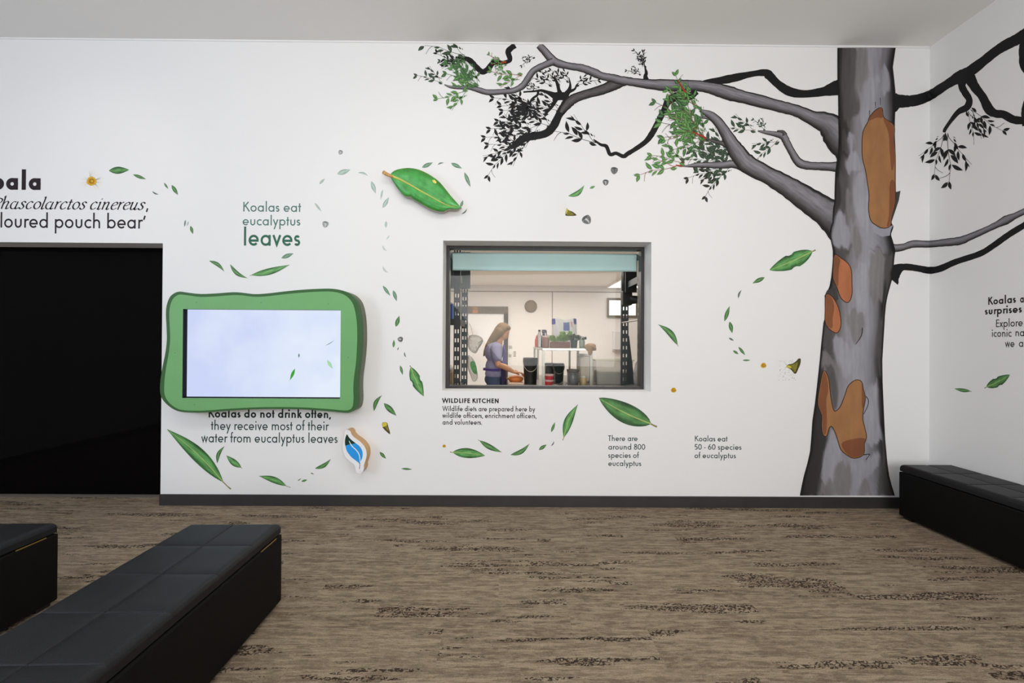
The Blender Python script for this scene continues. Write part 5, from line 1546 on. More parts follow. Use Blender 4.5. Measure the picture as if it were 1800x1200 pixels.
def flat_at(name, pts, y, m, parent, sub=3):
    mb = MB(); pts = catmull(pts, sub, True) if sub else pts
    mb.face([onY(*p, y) for p in pts]); return mb.build(name, m, parent)


lg = MB()
top = L10((300, 332), (335, 385), (385, 435), (450, 487), (420, 492), (390, 503), (340, 508), (300, 520), (272, 532), (263, 480), (266, 420), (280, 365))
blue = L10((272, 532), (300, 520), (340, 508), (390, 503), (420, 492), (450, 487), (520, 540), (563, 610), (576, 680), (566, 750), (540, 802), (526, 850), (490, 818), (440, 782), (370, 725), (300, 630))
lg.face([onY(*p, YS - 0.0046) for p in catmull(top, 3, True)], 1); lg.face([onY(*p, YS - 0.0044) for p in catmull(blue, 3, True)], 0)
vein = L10((330, 440), (352, 468), (400, 540), (470, 605), (520, 685), (534, 790), (532, 850), (526, 850), (522, 790), (505, 690), (455, 612), (385, 548), (345, 480))
lg.face([onY(*p, YS - 0.0050) for p in catmull(vein, 3, True)], 2)
stem = L10((522, 830), (531, 830), (528, 880), (524, 940), (514, 936), (520, 880))
lg.face([onY(*p, YS - 0.0052) for p in stem], 3)
lg.build('leaf_emblem', [M['sign_blue'], M['sign_green'], M['sign_white'], M['sign_stem']], sg)
for (x, y) in ((302, 290), (560, 540), (528, 986), (290, 678)):
    p = onY(*L10((x, y))[0], YS - 0.004); m2 = MB(); m2.lathe((p.x, YS - 0.0052, p.z), [(0.0025, 0), (0.0025, 0.0014)], 8, axis='y'); m2.build('screw', M['nut_l'], sg)
# ================================================================== the kitchen behind the window
M['k_wall'] = mat('kitchen_wall_panel', (0.86, 0.82, 0.79, 1), 0.5, spec=0.3)
M['k_ceil'] = mat('kitchen_ceiling', (0.92, 0.86, 0.81, 1), 0.7, spec=0.2)
M['k_floor'] = mat('kitchen_vinyl_floor', S(205, 196, 186), 0.5, noise=0.06, nscale=10)
M['k_joint'] = mat('panel_joint', S(150, 138, 130), 0.6)
M['k_trim'] = mat('door_frame_taupe', S(112, 100, 84), 0.5)
M['k_trim_d'] = mat('door_frame_dark', S(70, 58, 48), 0.5)
M['k_door'] = mat('door_leaf_white', (0.9, 0.88, 0.88, 1), 0.5)
M['rack'] = mat('rack_grey_metal', S(78, 84, 86), 0.45, metal=0.2, noise=0.08, nscale=12)
M['rack_dark'] = mat('rack_black_metal', S(34, 35, 37), 0.45, metal=0.2)
M['steel'] = mat('stainless_steel', S(176, 172, 166), 0.28, metal=0.85, noise=0.05, nscale=20)
M['steel_d'] = mat('stainless_steel_tube', S(150, 146, 138), 0.35, metal=0.8)
K0 = YW + T
mb = MB(); mb.box((KXL, KY, 0), (KXR, KY + 0.1, KZC)); struct('wall_kitchen_back', mb, M['k_wall'])
mb = MB(); mb.box((KXL - 0.1, K0, 0), (KXL, KY, KZC)); struct('wall_kitchen_left', mb, M['k_wall'])
mb = MB(); mb.box((KXR, K0, 0), (KXR + 0.1, KY, KZC)); struct('wall_kitchen_right', mb, M['k_wall'])
mb = MB(); mb.box((KXL - 0.1, K0, KZC), (KXR + 0.1, KY + 0.1, KZC + 0.1)); struct('ceiling', mb, M['k_ceil'])
mb = MB(); mb.box((KXL - 0.1, K0, -0.1), (KXR + 0.1, KY + 0.1, 0)); struct('floor', mb, M['k_floor'])
kx = lambda px, y: onY(px, 600, y).x
kz = lambda py, y: onY(960, py, y).z
mb = MB()
zj = kz(512.5, KY - 0.01)
mb.box((KXL, KY - 0.006, zj - 0.008), (KXR, KY, zj + 0.008)); x_ = kx(970.5, KY)
mb.box((x_ - 0.008, KY - 0.006, 0), (x_ + 0.008, KY, zj))
struct('trim_2', mb, M['k_joint'])

# door at the back left
dx0, dx1, dz = kx(786, KY) - 0.2, kx(893, KY), kz(539.5, KY)
dr = bpy.data.objects.new('door_1', None); COL.objects.link(dr); dr.location = ((dx0 + dx1) / 2, KY, 0); dr['kind'] = 'structure'
mb = MB(); mb.box((dx0 - 0.1, KY - 0.06, dz - 0.15), (dx1, KY, dz)); mb.box((dx0 - 0.1, KY - 0.07, dz - 0.07), (dx1, KY - 0.06, dz - 0.055)); mb.build('door_header', M['k_trim'], dr)
mb = MB(); mb.box((dx1 - 0.09, KY - 0.06, 0), (dx1, KY, dz - 0.15)); mb.box((dx0 - 0.1, KY - 0.06, 0), (dx0 - 0.02, KY, dz - 0.15)); mb.build('door_jamb', M['k_trim_d'], dr)
mb = MB(); mb.box((dx0 - 0.02, KY - 0.03, 0.01), (dx1 - 0.09, KY, dz - 0.15)); mb.build('door_leaf', M['k_door'], dr)
mb = MB(); mb.box((kx(831, KY), KY - 0.065, dz - 0.14), (kx(840, KY), KY - 0.06, dz - 0.02)); tag(mb.build('door_label', mat('door_label_orange', S(196, 140, 96), 0.6), dr), 'orange label on the header')

# window at the back right
wx0, wz0, wz1 = kx(1066.5, KY), kz(557.5, KY), kz(523, KY); wx1 = wx0 + 1.25
kw = bpy.data.objects.new('window_3', None); COL.objects.link(kw); kw.location = ((wx0 + wx1) / 2, KY, wz0); kw['kind'] = 'structure'
mb = MB(); t_ = 0.05
mb.box((wx0, KY - 0.04, wz0), (wx1, KY, wz0 + t_)); mb.box((wx0, KY - 0.04, wz1 - t_), (wx1, KY, wz1)); mb.box((wx0, KY - 0.04, wz0 + t_), (wx0 + t_ * .8, KY, wz1 - t_))
mb.box((wx1 - t_, KY - 0.04, wz0 + t_), (wx1, KY, wz1 - t_)); mb.box(((wx0 + wx1) / 2 - .02, KY - 0.04, wz0 + t_), ((wx0 + wx1) / 2 + .02, KY, wz1 - t_)); mb.build('window_frame', M['k_trim'], kw)
mb = MB(); mb.box((wx0 + 0.03, KY - 0.012, wz0 + 0.03), (wx1 - 0.03, KY - 0.006, wz1 - 0.03)); mb.build('window_pane', emis('daylit_pane', (1, 0.99, 0.97, 1), 1.6), kw)

# ceiling light
cl = thing('ceiling_light', (2.55, 8.3, KZC - 0.05), 'bright flat light panel on the kitchen ceiling above the small high window', 'light')
mb = MB(); mb.box((2.02, 7.75, KZC - 0.045), (3.1, 8.9, KZC)); mb.build('housing', M['k_ceil'], cl)
mb = MB(); mb.box((2.05, 7.78, KZC - 0.05), (3.07, 8.87, KZC - 0.045)); mb.build('diffuser', emis('lit_diffuser', (1, 0.97, 0.93, 1), 1.8), cl)
for px in (838.5, 1085):
    p = onY(px, 472.5, 8.0); q = CAM + (p - CAM) * ((KZC - CAM_H) / (p.z - CAM_H)); mb = MB(); mb.lathe((q.x, q.y, KZC - 0.02), [(0.0, 0), (0.022, 0.004), (0.03, 0.02)], 12)
    tag(mb.build('ceiling_sprinkler', M['steel_d'], smooth=True), 'small metal fitting on the kitchen ceiling, ' + ('left' if px < 900 else 'right') + ' of the two under the blind', 'fitting', 'ceiling fittings')

# things on the back wall
vc = onY(933, 538.3, KY); v = thing('wall_vent', (vc.x, KY, vc.z), 'round brownish vent high on the kitchen back wall above the worker', 'vent')
mb = MB(); mb.lathe((vc.x, KY - 0.05, vc.z), [(0.10, 0), (0.128, 0.004), (0.132, 0.05)], 26, axis='y'); mb.build('vent_rim', mat('vent_rim_taupe', S(112, 96, 76), 0.5), v, smooth=False)
mb = MB()
for k in range(-5, 6):
    z_ = k * 0.019; hw = math.sqrt(max(0, 0.104 ** 2 - z_ * z_)); mb.box((vc.x - hw, KY - 0.062, vc.z + z_ - 0.006), (vc.x + hw, KY - 0.046, vc.z + z_ + 0.004))
mb.build('vent_grille', mat('vent_grille_brown', S(158, 140, 116), 0.5), v)
a, b = onY(1075.5, 582, KY), onY(1092.5, 617, KY)
d = thing('paper_towel_dispenser', ((a.x + b.x) / 2, KY, b.z), 'white paper towel dispenser on the kitchen back wall under the small high window', 'dispenser')
mb = MB(); mb.box((a.x, KY - 0.13, b.z + 0.03), (b.x, KY, a.z)); mb.build('cover', mat('dispenser_white', (0.78, 0.76, 0.75, 1), 0.4), d, bevel=0.015)
mb = MB(); mb.box((a.x + 0.01, KY - 0.12, b.z), (b.x - 0.01, KY, b.z + 0.03)); mb.build('outlet', mat('dispenser_grey', S(165, 155, 150), 0.5), d)
for k, (px0, py0, px1, py1) in enumerate(((894, 607, 900, 613), (902.5, 617, 907, 627), (893.5, 622, 899, 628))):
    a, b = onY(px0, py0, KY), onY(px1, py1, KY); mb = MB(); mb.box((a.x, KY - 0.004, b.z), (b.x, KY, a.z))
    tag(mb.build('wall_note', mat('note_paper_%d' % k, S(190, 184, 176), 0.7, noise=0.3, nscale=40)), ['small grey note on the kitchen wall right of the door, topmost', 'small grey note on the kitchen wall, right one of the lower two', 'small grey note on the kitchen wall, left one of the lower two'][k], 'note', 'notes on the kitchen wall')


# ------------------------------------------------------------------ boltless shelving with slotted posts
def slotted(mb, org, du, width, z0, z1, th, cols, pitch=0.088, sw=0.013, sh=0.038, phase=0.0):
    """a plate standing on org along direction du, with real rows of slots"""
    du = Vector(du); nrm = Vector((-du.y, du.x, 0))

    def piece(u0, u1, za, zb):
        a = Vector(org) + du * u0; b = Vector(org) + du * u1
        vs = [a, b, b + nrm * th, a + nrm * th]
        mb.idx([(q.x, q.y, za) for q in vs] + [(q.x, q.y, zb) for q in vs], [(0, 3, 2, 1), (4, 5, 6, 7), (0, 1, 5, 4), (1, 2, 6, 5), (2, 3, 7, 6), (3, 0, 4, 7)])
    ed = [0.0]
    for c in cols: ed += [c * width - sw / 2, c * width + sw / 2]
    ed.append(width)
    for i in range(0, len(ed), 2): piece(ed[i], ed[i + 1], z0, z1)
    for i in range(1, len(ed) - 1, 2):
        z = z0
        k = 0
        while True:
            s0 = z0 + phase + k * pitch; s1 = s0 + sh
            if s0 >= z1: piece(ed[i], ed[i + 1], z, z1); break
            piece(ed[i], ed[i + 1], z, s0); z = s1; k += 1
            if s1 >= z1: break


def rack_post(x, y, sx, m, parent, z1=2.4, cols=(0.28, 0.72), w_=0.062, phase=0.0):
    mb = MB()
    slotted(mb, (x, y, 0), (1, 0, 0), w_, 0, z1, 0.003, cols, phase=phase)
    xx = x if sx > 0 else x + w_ - 0.003
    slotted(mb, (xx + 0.003, y, 0), (0, 1, 0), 0.045, 0, z1, 0.003, (0.5,), phase=phase)
    mb.build('post', m, parent)


RZ = (0.30, 0.95, 1.62, 2.06)
xl = kx(797.3, 4.20); xl2 = kx(810.5, 4.78)
rk = thing('storage_rack', (xl - 0.4, 4.5, 0), 'dark metal storage rack with slotted posts behind the left edge of the kitchen window', 'rack')
rack_post(xl, 4.20, -1, M['rack_dark'], rk); rack_post(xl2, 4.78, -1, M['rack'], rk, phase=0.03, w_=0.07); rack_post(xl - 0.95, 4.20, 1, M['rack_dark'], rk); rack_post(xl2 - 0.95, 4.78, 1, M['rack_dark'], rk)  # rear post nearest the opening: window reflection put into its lighter grey
for z in RZ:
    mb = MB(); mb.box((xl - 0.93, 4.206, z), (xl + 0.056, 4.82, z + 0.018)); mb.box((xl - 0.93, 4.204, z - 0.045), (xl + 0.054, 4.210, z + 0.018)); mb.box((xl + 0.052, 4.21, z - 0.045), (xl + 0.056, 4.82, z))
    mb.build('shelf', M['rack'] if z > 2 else M['rack_dark'], rk)
xr = kx(1122.5, 4.20); xr2 = kx(1092.5, 4.78)
rr = thing('storage_rack', (xr + 0.5, 4.5, 0), 'dark storage rack with slotted posts and braces behind the right edge of the kitchen window', 'rack')
rack_post(xr, 4.20, 1, M['rack'], rr, w_=0.045, cols=(0.4,)); rack_post(xr2, 4.78, 1, M['rack'], rr, w_=0.078, phase=0.02); rack_post(xr + 0.95, 4.20, -1, M['rack_dark'], rr); rack_post(xr2 + 0.98, 4.78, -1, M['rack_dark'], rr)
for z in (0.30, 0.93, 2.06):
    mb = MB(); mb.box((xr + 0.004, 4.206, z), (xr + 0.95, 4.82, z + 0.018)); mb.box((xr + 0.002, 4.204, z - 0.05), (xr + 0.95, 4.210, z + 0.018)); mb.box((xr + 0.002, 4.21, z - 0.05), (xr + 0.006, 4.82, z))
    mb.build('shelf', M['rack'], rr)
mb = MB()
mb.tube([onY(1094, 567, 4.76), onY(1124, 562, 4.24)], 0.008, 8); mb.build('brace', M['steel_d'], rr)
mb = MB(); a, b = onY(1104, 590, 4.79), onY(1114, 690, 4.79)
mb.face([(a.x, 4.79, a.z), (a.x + 0.012, 4.79, a.z), (b.x + 0.012, 4.79, 0.95), (a.x - 0.02, 4.79, 0.95)]); mb.face([(a.x, 4.795, a.z), (a.x - 0.02, 4.795, 0.95), (b.x + 0.012, 4.795, 0.95), (a.x + 0.012, 4.795, a.z)])
mb.build('gusset', M['rack'], rr)
mb = MB(); mb.box((kx(1099, 4.6), 4.60, 1.96), (kx(1119, 4.6), 4.62, 2.35)); mb.build('side_panel', M['rack_dark'], rr)
mb = MB(); mb.box((kx(776, 4.5), 4.50, 1.975), (kx(826, 4.5), 4.515, 2.36)); mb.build('side_panel', mat('panel_slate', S(86, 92, 96), 0.5), rk)
# clamp lamp / motor like black box on the right rack
c = onY(1102, 527, 4.7)
o = thing('wall_fan', (c.x, 4.70, c.z), 'black motor unit clamped to the right storage rack in front of the small high window', 'fan')
mb = MB(); mb.box((c.x - 0.055, 4.66, c.z - 0.06), (c.x + 0.05, 4.76, c.z + 0.10)); mb.build('clamp', M['plastic_black'], o, bevel=0.01)
mb = MB(); mb.tube([(c.x + 0.03, 4.70, c.z + 0.0), (c.x + 0.17, 4.68, c.z + 0.005)], [0.05, 0.038], 14); mb.build('motor', M['plastic_black'], o, smooth=True)
mb = MB(); mb.tube([(c.x - 0.02, 4.70, c.z + 0.09), (c.x - 0.03, 4.70, c.z + 0.20), (c.x - 0.035, 4.71, c.z + 0.33)], 0.02, 8); mb.build('arm', M['plastic_black'], o, smooth=True)
# boxes on the left rack
a, b = onY(789.5, 548, 4.55), onY(799, 582, 4.55)
bx = thing('storage_tub', ((a.x + b.x) / 2 - 0.08, 4.55, 1.638), 'blue plastic tub on the left storage rack', 'tub')
mb = MB(); mb.box((a.x - 0.18, 4.40, 1.638), (b.x - 0.005, 4.70, 1.80)); mb.build('tub_body', mat('tub_blue', S(44, 84, 158), 0.4), bx, bevel=0.01)
mb = MB(); mb.box((a.x - 0.185, 4.395, 1.80), (b.x, 4.705, 1.815)); mb.build('lid', mat('tub_lid_pale', S(196, 204, 214), 0.4), bx, bevel=0.004)
mb = MB(); mb.box((kx(780, 4.55), 4.38, 0.968), (kx(799, 4.55), 4.74, 1.10)); bo = mb.build('cardboard_box', mat('cardboard', S(168, 140, 110), 0.7, noise=0.08), bevel=0.004)
tag(bo, 'brown cardboard box low on the left storage rack', 'box')
mb = MB(); a = onY(793, 650, 4.55); mb.ball((a.x - 0.02, 4.55, 1.135), (0.05, 0.07, 0.035), 12); tag(mb.build('paper_bundle', mat('bundle_white', (0.75, 0.72, 0.68, 1), 0.7), smooth=True), 'white crumpled bundle on the cardboard box at the left rack', 'bundle')

# hanging plastic bags
M['film'] = glass_mat('clear_plastic_film', (0.93, 0.92, 0.90, 1), 0.03, 0.25, 0.34, (0.78, 0.75, 0.70, 1))


def bag(name, pts, y, m, label, extra=None):
    o = thing(name, tuple(onY(sum(p[0] for p in pts) / len(pts), max(p[1] for p in pts), y)), label, 'bag', 'plastic bags hanging by the door')
    mb = MB(); n = len(pts); c2 = catmull(pts, 3, True)
    cx = sum(p[0] for p in pts) / n; cy_ = sum(p[1] for p in pts) / n
    prev = None; rings = []
    for (k, dy) in ((0.4, -0.046), (0.75, -0.032), (1.0, 0), (0.75, 0.032), (0.4, 0.046)):
        rings.append([onY(cx + (p[0] - cx) * k, cy_ + (p[1] - cy_) * k, y + dy + 0.010 * math.sin(p[0] * 0.75 + p[1] * 0.5 + k * 4) * math.sin(p[1] * .6 - k * 3)) for i, p in enumerate(c2)])
    for r0, r1 in zip(rings, rings[1:]):
        for i in range(len(c2)):
            j = (i + 1) % len(c2); mb.face([r0[i], r0[j], r1[j], r1[i]])
    mb.face(rings[0][::-1]); mb.face(rings[-1])
    mb.build('film', m, o, smooth=True)
    if extra:
        mb = MB(); mb.face([onY(p[0], p[1], y - 0.056) for p in catmull(extra, 2, True)]); tag(mb.build('green_print', mat('bag_green_print', S(92, 150, 92), 0.6, noise=0.25, nscale=30), o), 'green printed patch')
    mb = MB(); t = min(pts, key=lambda p: p[1]); q = onY(t[0], t[1], y); mb.tube([(q.x, y, q.z - 0.03), (q.x - 0.03, y, q.z + 0.10), (q.x - 0.05, y, q.z + 0.14)], 0.004, 6); mb.build('string', M['film'], o)
    return o


bag('plastic_bag', [(823, 592), (832, 588), (846, 592), (849, 600), (842, 612), (836, 621), (826, 616), (822, 606)], 5.35, M['film'], 'crumpled clear plastic bag hanging left of the worker, upper one')
bag('plastic_bag', [(822, 625), (830, 628), (836, 640), (840, 664), (832, 671), (827, 660), (822, 645)], 5.30, M['film'], 'clear plastic bag with green print hanging left of the worker, lower one', [(827, 636), (835, 636), (839, 655), (834, 657), (828, 648)])
mb = MB(); mb.tube([(kx(816, 5.35), 5.33, 2.0), (kx(818, 5.35), 5.33, KZC)], 0.006, 8); mb.tube([(kx(816, 5.35), 5.33, 1.68), (kx(816, 5.35), 5.33, 2.0)], 0.004, 6)
mb.tube([(kx(816, 5.35), 5.33, 1.68), (kx(826, 5.35), 5.34, 1.45)], 0.003, 6); mb.tube([(kx(816, 5.35), 5.33, 1.68), (kx(822, 5.3), 5.30, 1.20)], 0.003, 6)
tag(mb.build('hanging_cord', M['steel_d']), 'thin cord hanging from the kitchen ceiling that holds the plastic bags', 'cord')

# ------------------------------------------------------------------ steel prep bench with an overshelf
TZ = 0.90; TY0, TY1 = 4.93, 6.80; TX0 = kx(892.5, TY0); TX1 = 1.95
tb = thing('prep_bench', ((TX0 + TX1) / 2, (TY0 + TY1) / 2, 0), 'stainless steel prep bench with a raised shelf in the kitchen', 'table')
mb = MB(); mb.box((TX0, TY0, TZ - 0.045), (TX1, TY1, TZ)); mb.build('bench_top', M['steel'], tb, bevel=0.006)
for x in (TX0 + 0.06, TX1 - 0.06):
    for y in (TY0 + 0.06, TY1 - 0.06):
        mb = MB(); mb.box((x - 0.02, y - 0.02, 0), (x + 0.02, y + 0.02, TZ - 0.045)); mb.build('leg', M['steel_d'], tb)
mb = MB(); mb.box((TX0 + 0.04, TY0 + 0.04, 0.25), (TX1 - 0.04, TY1 - 0.04, 0.27)); mb.build('undershelf', M['steel_d'], tb)
SZ = 1.348; SX0, SX1 = kx(953, TY0 + 0.03), kx(1042, TY0 + 0.03)
mb = MB(); mb.box((SX0, TY0 + 0.02, SZ - 0.028), (SX1, TY1 - 0.02, SZ)); mb.build('raised_shelf', M['steel'], tb, bevel=0.004)
for x in (SX0 + 0.017, SX1 - 0.017):
    for y in (TY0 + 0.04, 5.94, TY1 - 0.04):
        mb = MB(); mb.box((x - 0.015, y - 0.015, TZ), (x + 0.015, y + 0.015, SZ - 0.028)); mb.build('shelf_post', M['steel_d'], tb)


def put(name, label, cat, px, py_base, y, z):
    p = onY(px, py_base, y); return thing(name, (p.x, y, z), label, cat), p.x


def hpx(p, y): return p * y / FPX
SE = SZ
# on the raised shelf
y = 6.45
o, x = put('squeeze_bottle', 'red squeeze bottle at the left end of the raised kitchen shelf', 'bottle', 941, 604, y, SE)
mb = MB(); mb.lathe((x + .02, y, SE), [(0.026, 0), (0.028, 0.02), (0.028, 0.11), (0.016, 0.135)], 14); mb.build('bottle_body', mat('bottle_red', S(214, 84, 56), 0.4), o, smooth=True)
mb = MB(); mb.lathe((x + .02, y, SE), [(0.015, 0.135), (0.013, 0.16), (0.004, 0.185)], 12); mb.build('nozzle', mat('nozzle_orange', S(226, 120, 80), 0.4), o, smooth=True)
y = 6.0
o, x = put('clear_bottle', 'clear plastic bottle beside the red squeeze bottle on the raised shelf', 'bottle', 947.5, 604, y, SE); x = max(x, SX0 + 0.04)
M['clear'] = glass_mat('clear_plastic', (0.86, 0.87, 0.88, 1), 0.06, 0.1, 0.22, (0.7, 0.7, 0.72, 1))
mb = MB(); mb.lathe((x, y, SE), [(0.033, 0), (0.036, 0.02), (0.036, 0.15), (0.016, 0.20), (0.016, 0.22)], 16); mb.build('bottle_body', M['clear'], o, smooth=True)
mb = MB(); mb.lathe((x, y, SE), [(0.018, 0.22), (0.018, 0.245)], 12); mb.build('cap', M['plastic_black'], o)
y = 5.6
o, x = put('spray_bottle', 'dark blue trigger spray bottle on the raised kitchen shelf', 'bottle', 953, 604, y, SE)
mb = MB(); mb.lathe((x + .02, y, SE), [(0.036, 0), (0.038, 0.02), (0.036, 0.12), (0.018, 0.17), (0.016, 0.19)], 16); mb.build('bottle_body', mat('spray_bottle_navy', S(52, 56, 84), 0.35), o, smooth=True)
mb = MB(); mb.box((x - 0.005, y - 0.014, SE + 0.19), (x + 0.05, y + 0.014, SE + 0.235)); mb.box((x + 0.05, y - 0.006, SE + 0.15), (x + 0.06, y + 0.006, SE + 0.225)); mb.build('trigger', mat('trigger_navy', S(40, 44, 70), 0.4), o, bevel=0.004)
y = 5.25
o, x = put('storage_jar', 'jar with pinkish brown contents on the raised kitchen shelf', 'jar', 959.5, 604, y, SE)
mb = MB(); mb.lathe((x, y, SE), [(0.038, 0), (0.043, 0.01), (0.045, 0.12), (0.043, 0.13)], 18); mb.build('jar_body', mat('jar_brown', S(150, 110, 100), 0.3, noise=0.2, nscale=30), o, smooth=True)
mb = MB(); mb.lathe((x, y, SE), [(0.047, 0.13), (0.047, 0.15)], 18); mb.build('lid', mat('jar_lid_pink', S(214, 190, 180), 0.4), o)
y = 6.2
a, b = onY(966, 604, y), onY(1014, 561, y)
bw = thing('feed_bag', ((a.x + b.x) / 2, y, SE), 'big white bag with blue printed corners on the raised kitchen shelf', 'bag')
rd = random.Random(3)
mb = MB(); NU, NV = 16, 10; top_z = b.z
for side in (-1, 1):
    g = []
    for i in range(NU + 1):
        r = []
        for j in range(NV + 1):
            u, v_ = i / NU, j / NV
            w_ = (u - .5) * 2
            x = a.x + 0.03 + (b.x - a.x - 0.03) * (u + 0.04 * (v_ - .5) * math.sin(5 * u)); z = SE + (top_z - SE) * v_ + 0.012 * math.sin(9 * u) * v_
            th = 0.085 * (1 - w_ ** 4) ** .5 * (1 - max(0, (v_ - .25) / .75) ** 2) ** .5 * (0.55 + 0.45 * min(1, v_ * 6)) + 0.006 * math.sin(13 * u + 7 * v_)
            r.append((x, y + side * max(0.002, th), z))
        g.append(r)
    for i in range(NU):
        for j in range(NV):
            c = 0
            u, v_ = (i + .5) / NU, (j + .5) / NV
            if (v_ > .82 and (u < .14 or u > .88)) or (.62 < v_ < .92 and .46 < u < .66): c = 1
            if .74 < v_ < .9 and .72 < u < .84: c = 2
            mb.face([g[i][j], g[i + 1][j], g[i + 1][j + 1], g[i][j + 1]] if side < 0 else [g[i][j], g[i][j + 1], g[i + 1][j + 1], g[i + 1][j]], c)
mb.build('sack', [mat('bag_white', S(206, 205, 204), 0.35), mat('bag_blue_print', S(58, 74, 140), 0.35, noise=0.3, nscale=25), mat('bag_pink_print', S(206, 150, 150), 0.35)], bw, smooth=True)
M['leafy'] = mat('herb_green', S(108, 148, 62), 0.6, noise=0.3, nscale=60)
M['leafy_d'] = mat('herb_dark_green', S(44, 66, 40), 0.6, noise=0.3, nscale=60)


def tuft(mb, c, n, h, r, seed, mi=0, ln=0.05):
    rd = random.Random(seed)
    for k in range(n):
        a = rd.uniform(0, 2 * PI); rr_ = r * math.sqrt(rd.random()); p = Vector((c[0] + rr_ * math.cos(a), c[1] + rr_ * 0.7 * math.sin(a), c[2] + h * rd.random()))
        d = Vector((math.cos(a) * rd.uniform(.3, 1), math.sin(a) * rd.uniform(.3, 1), rd.uniform(.1, 1))).normalized() * ln * rd.uniform(.7, 1.3)
        s = d.cross(Vector((rd.uniform(-1, 1), rd.uniform(-1, 1), rd.uniform(-1, 1)))).normalized() * ln * 0.22
        m_ = p + d * .5; q = p + d; th = d.cross(s).normalized() * 0.002
        mb.face([p, m_ + s + th, q, m_ - s + th], mi); mb.face([p, m_ - s - th, q, m_ + s - th], mi)


y = 5.25
o, x = put('planter_trough', 'brown trough of green seedlings on the raised kitchen shelf', 'planter', 984, 604, y, SE)
mb = MB(); mb.box((x - 0.118, y - 0.06, SE), (x + 0.118, y + 0.06, SE + 0.075)); mb.build('trough', mat('trough_brown', S(112, 70, 52), 0.5, noise=0.25, nscale=40), o, bevel=0.006)
mb = MB(); tuft(mb, (x - 0.02, y, SE + 0.07), 150, 0.06, 0.11, 4, 0, 0.05); tuft(mb, (x + 0.08, y, SE + 0.09), 50, 0.10, 0.05, 7, 0, 0.06); s_ = mb.build('foliage', M['leafy'], o)
o, x = put('plant_pot', 'dark green pot of leaves right of the seedling trough on the raised shelf', 'plant pot', 1009, 604, y, SE)
mb = MB(); mb.lathe((x, y, SE), [(0.036, 0), (0.046, 0.10), (0.048, 0.105), (0.040, 0.10)], 18); mb.build('pot', mat('pot_dark_green', S(36, 54, 44), 0.5, noise=0.3, nscale=40), o)
mb = MB(); tuft(mb, (x, y, SE + 0.09), 60, 0.05, 0.045, 11, 0, 0.05); mb.build('foliage', M['leafy_d'], o)
o, x = put('herb_jar', 'grey green patterned jar with sprigs beside the cloth on the raised shelf', 'jar', 1023, 604, y, SE)
mb = MB(); mb.lathe((x, y, SE), [(0.030, 0), (0.036, 0.02), (0.036, 0.085), (0.028, 0.10)], 16); mb.build('jar_body', mat('jar_grey_green', S(140, 152, 138), 0.4, noise=0.4, nscale=60), o, smooth=True)
mb = MB(); tuft(mb, (x, y, SE + 0.09), 36, 0.03, 0.03, 12, 0, 0.045); mb.build('foliage', M['leafy_d'], o)
# cloth over the shelf corner
mb = MB(); rd = random.Random(21)
for (c_, r_) in (((SX1 - 0.035, TY0 + 0.09, SE + 0.022), (0.055, 0.06, 0.030)), ((SX1 - 0.005, TY0 + 0.07, SE + 0.024), (0.05, 0.05, 0.034)), ((SX1 - 0.05, TY0 + 0.015, SE + 0.004), (0.045, 0.02, 0.045)),
                 ((SX1 - 0.035, TY0 + 0.008, SE - 0.035), (0.028, 0.012, 0.045)), ((SX1 + 0.022, TY0 + 0.06, SE + 0.004), (0.03, 0.045, 0.026))):
    i0 = len(mb.v); mb.ball(c_, r_, 18)
    for v in mb.v[i0:]:
        v += Vector((0.006 * math.sin(60 * v.z + 30 * v.y), 0.004 * math.sin(80 * v.x), 0.007 * math.sin(70 * v.x + 50 * v.y)))
cl_ = mb.build('cleaning_cloth', mat('cloth_tan', S(160, 128, 96), 0.9, noise=0.2, nscale=40), smooth=True)
tag(cl_, 'crumpled tan cloth draped over the right corner of the raised shelf', 'cloth')
so_ = cl_.modifiers.new('fuse', 'REMESH'); so_.mode = 'VOXEL'; so_.voxel_size = 0.005; so_.use_smooth_shade = True

# on the bench top
y = 5.30


def bucket(name, label, px0, px1, pyt, pyb, y, m, handle=True, taper=0.84, z0=TZ, cat='bucket'):
    a, b = onY(px0, pyt, y), onY(px1, pyt, y); r = (b.x - a.x) / 2; x = (a.x + b.x) / 2; h = a.z - z0
    o = thing(name, (x, y, z0), label, cat)
    mb = MB(); mb.lathe((x, y, z0), [(r * taper, 0), (r * 0.97, h * 0.93), (r * 1.0, h * 0.93), (r * 1.0, h), (r * .94, h), (r * (taper - .05), 0.01), (0.0, 0.01)], 26); mb.build('bucket_body', m, o, smooth=False)
    for p in o.children[0].data.polygons: p.use_smooth = True
    if handle:
        mb = MB(); pts = [(x + r * 1.02 * math.cos(t), y - r * 1.02 * math.sin(t) * 0.9, z0 + h * 0.9 - h * 0.42 * math.sin(t)) for t in [PI * k / 14 for k in range(15)]]
        mb.tube(pts, 0.004, 6); mb.build('handle', M['steel_d'], o, smooth=True)
    return o


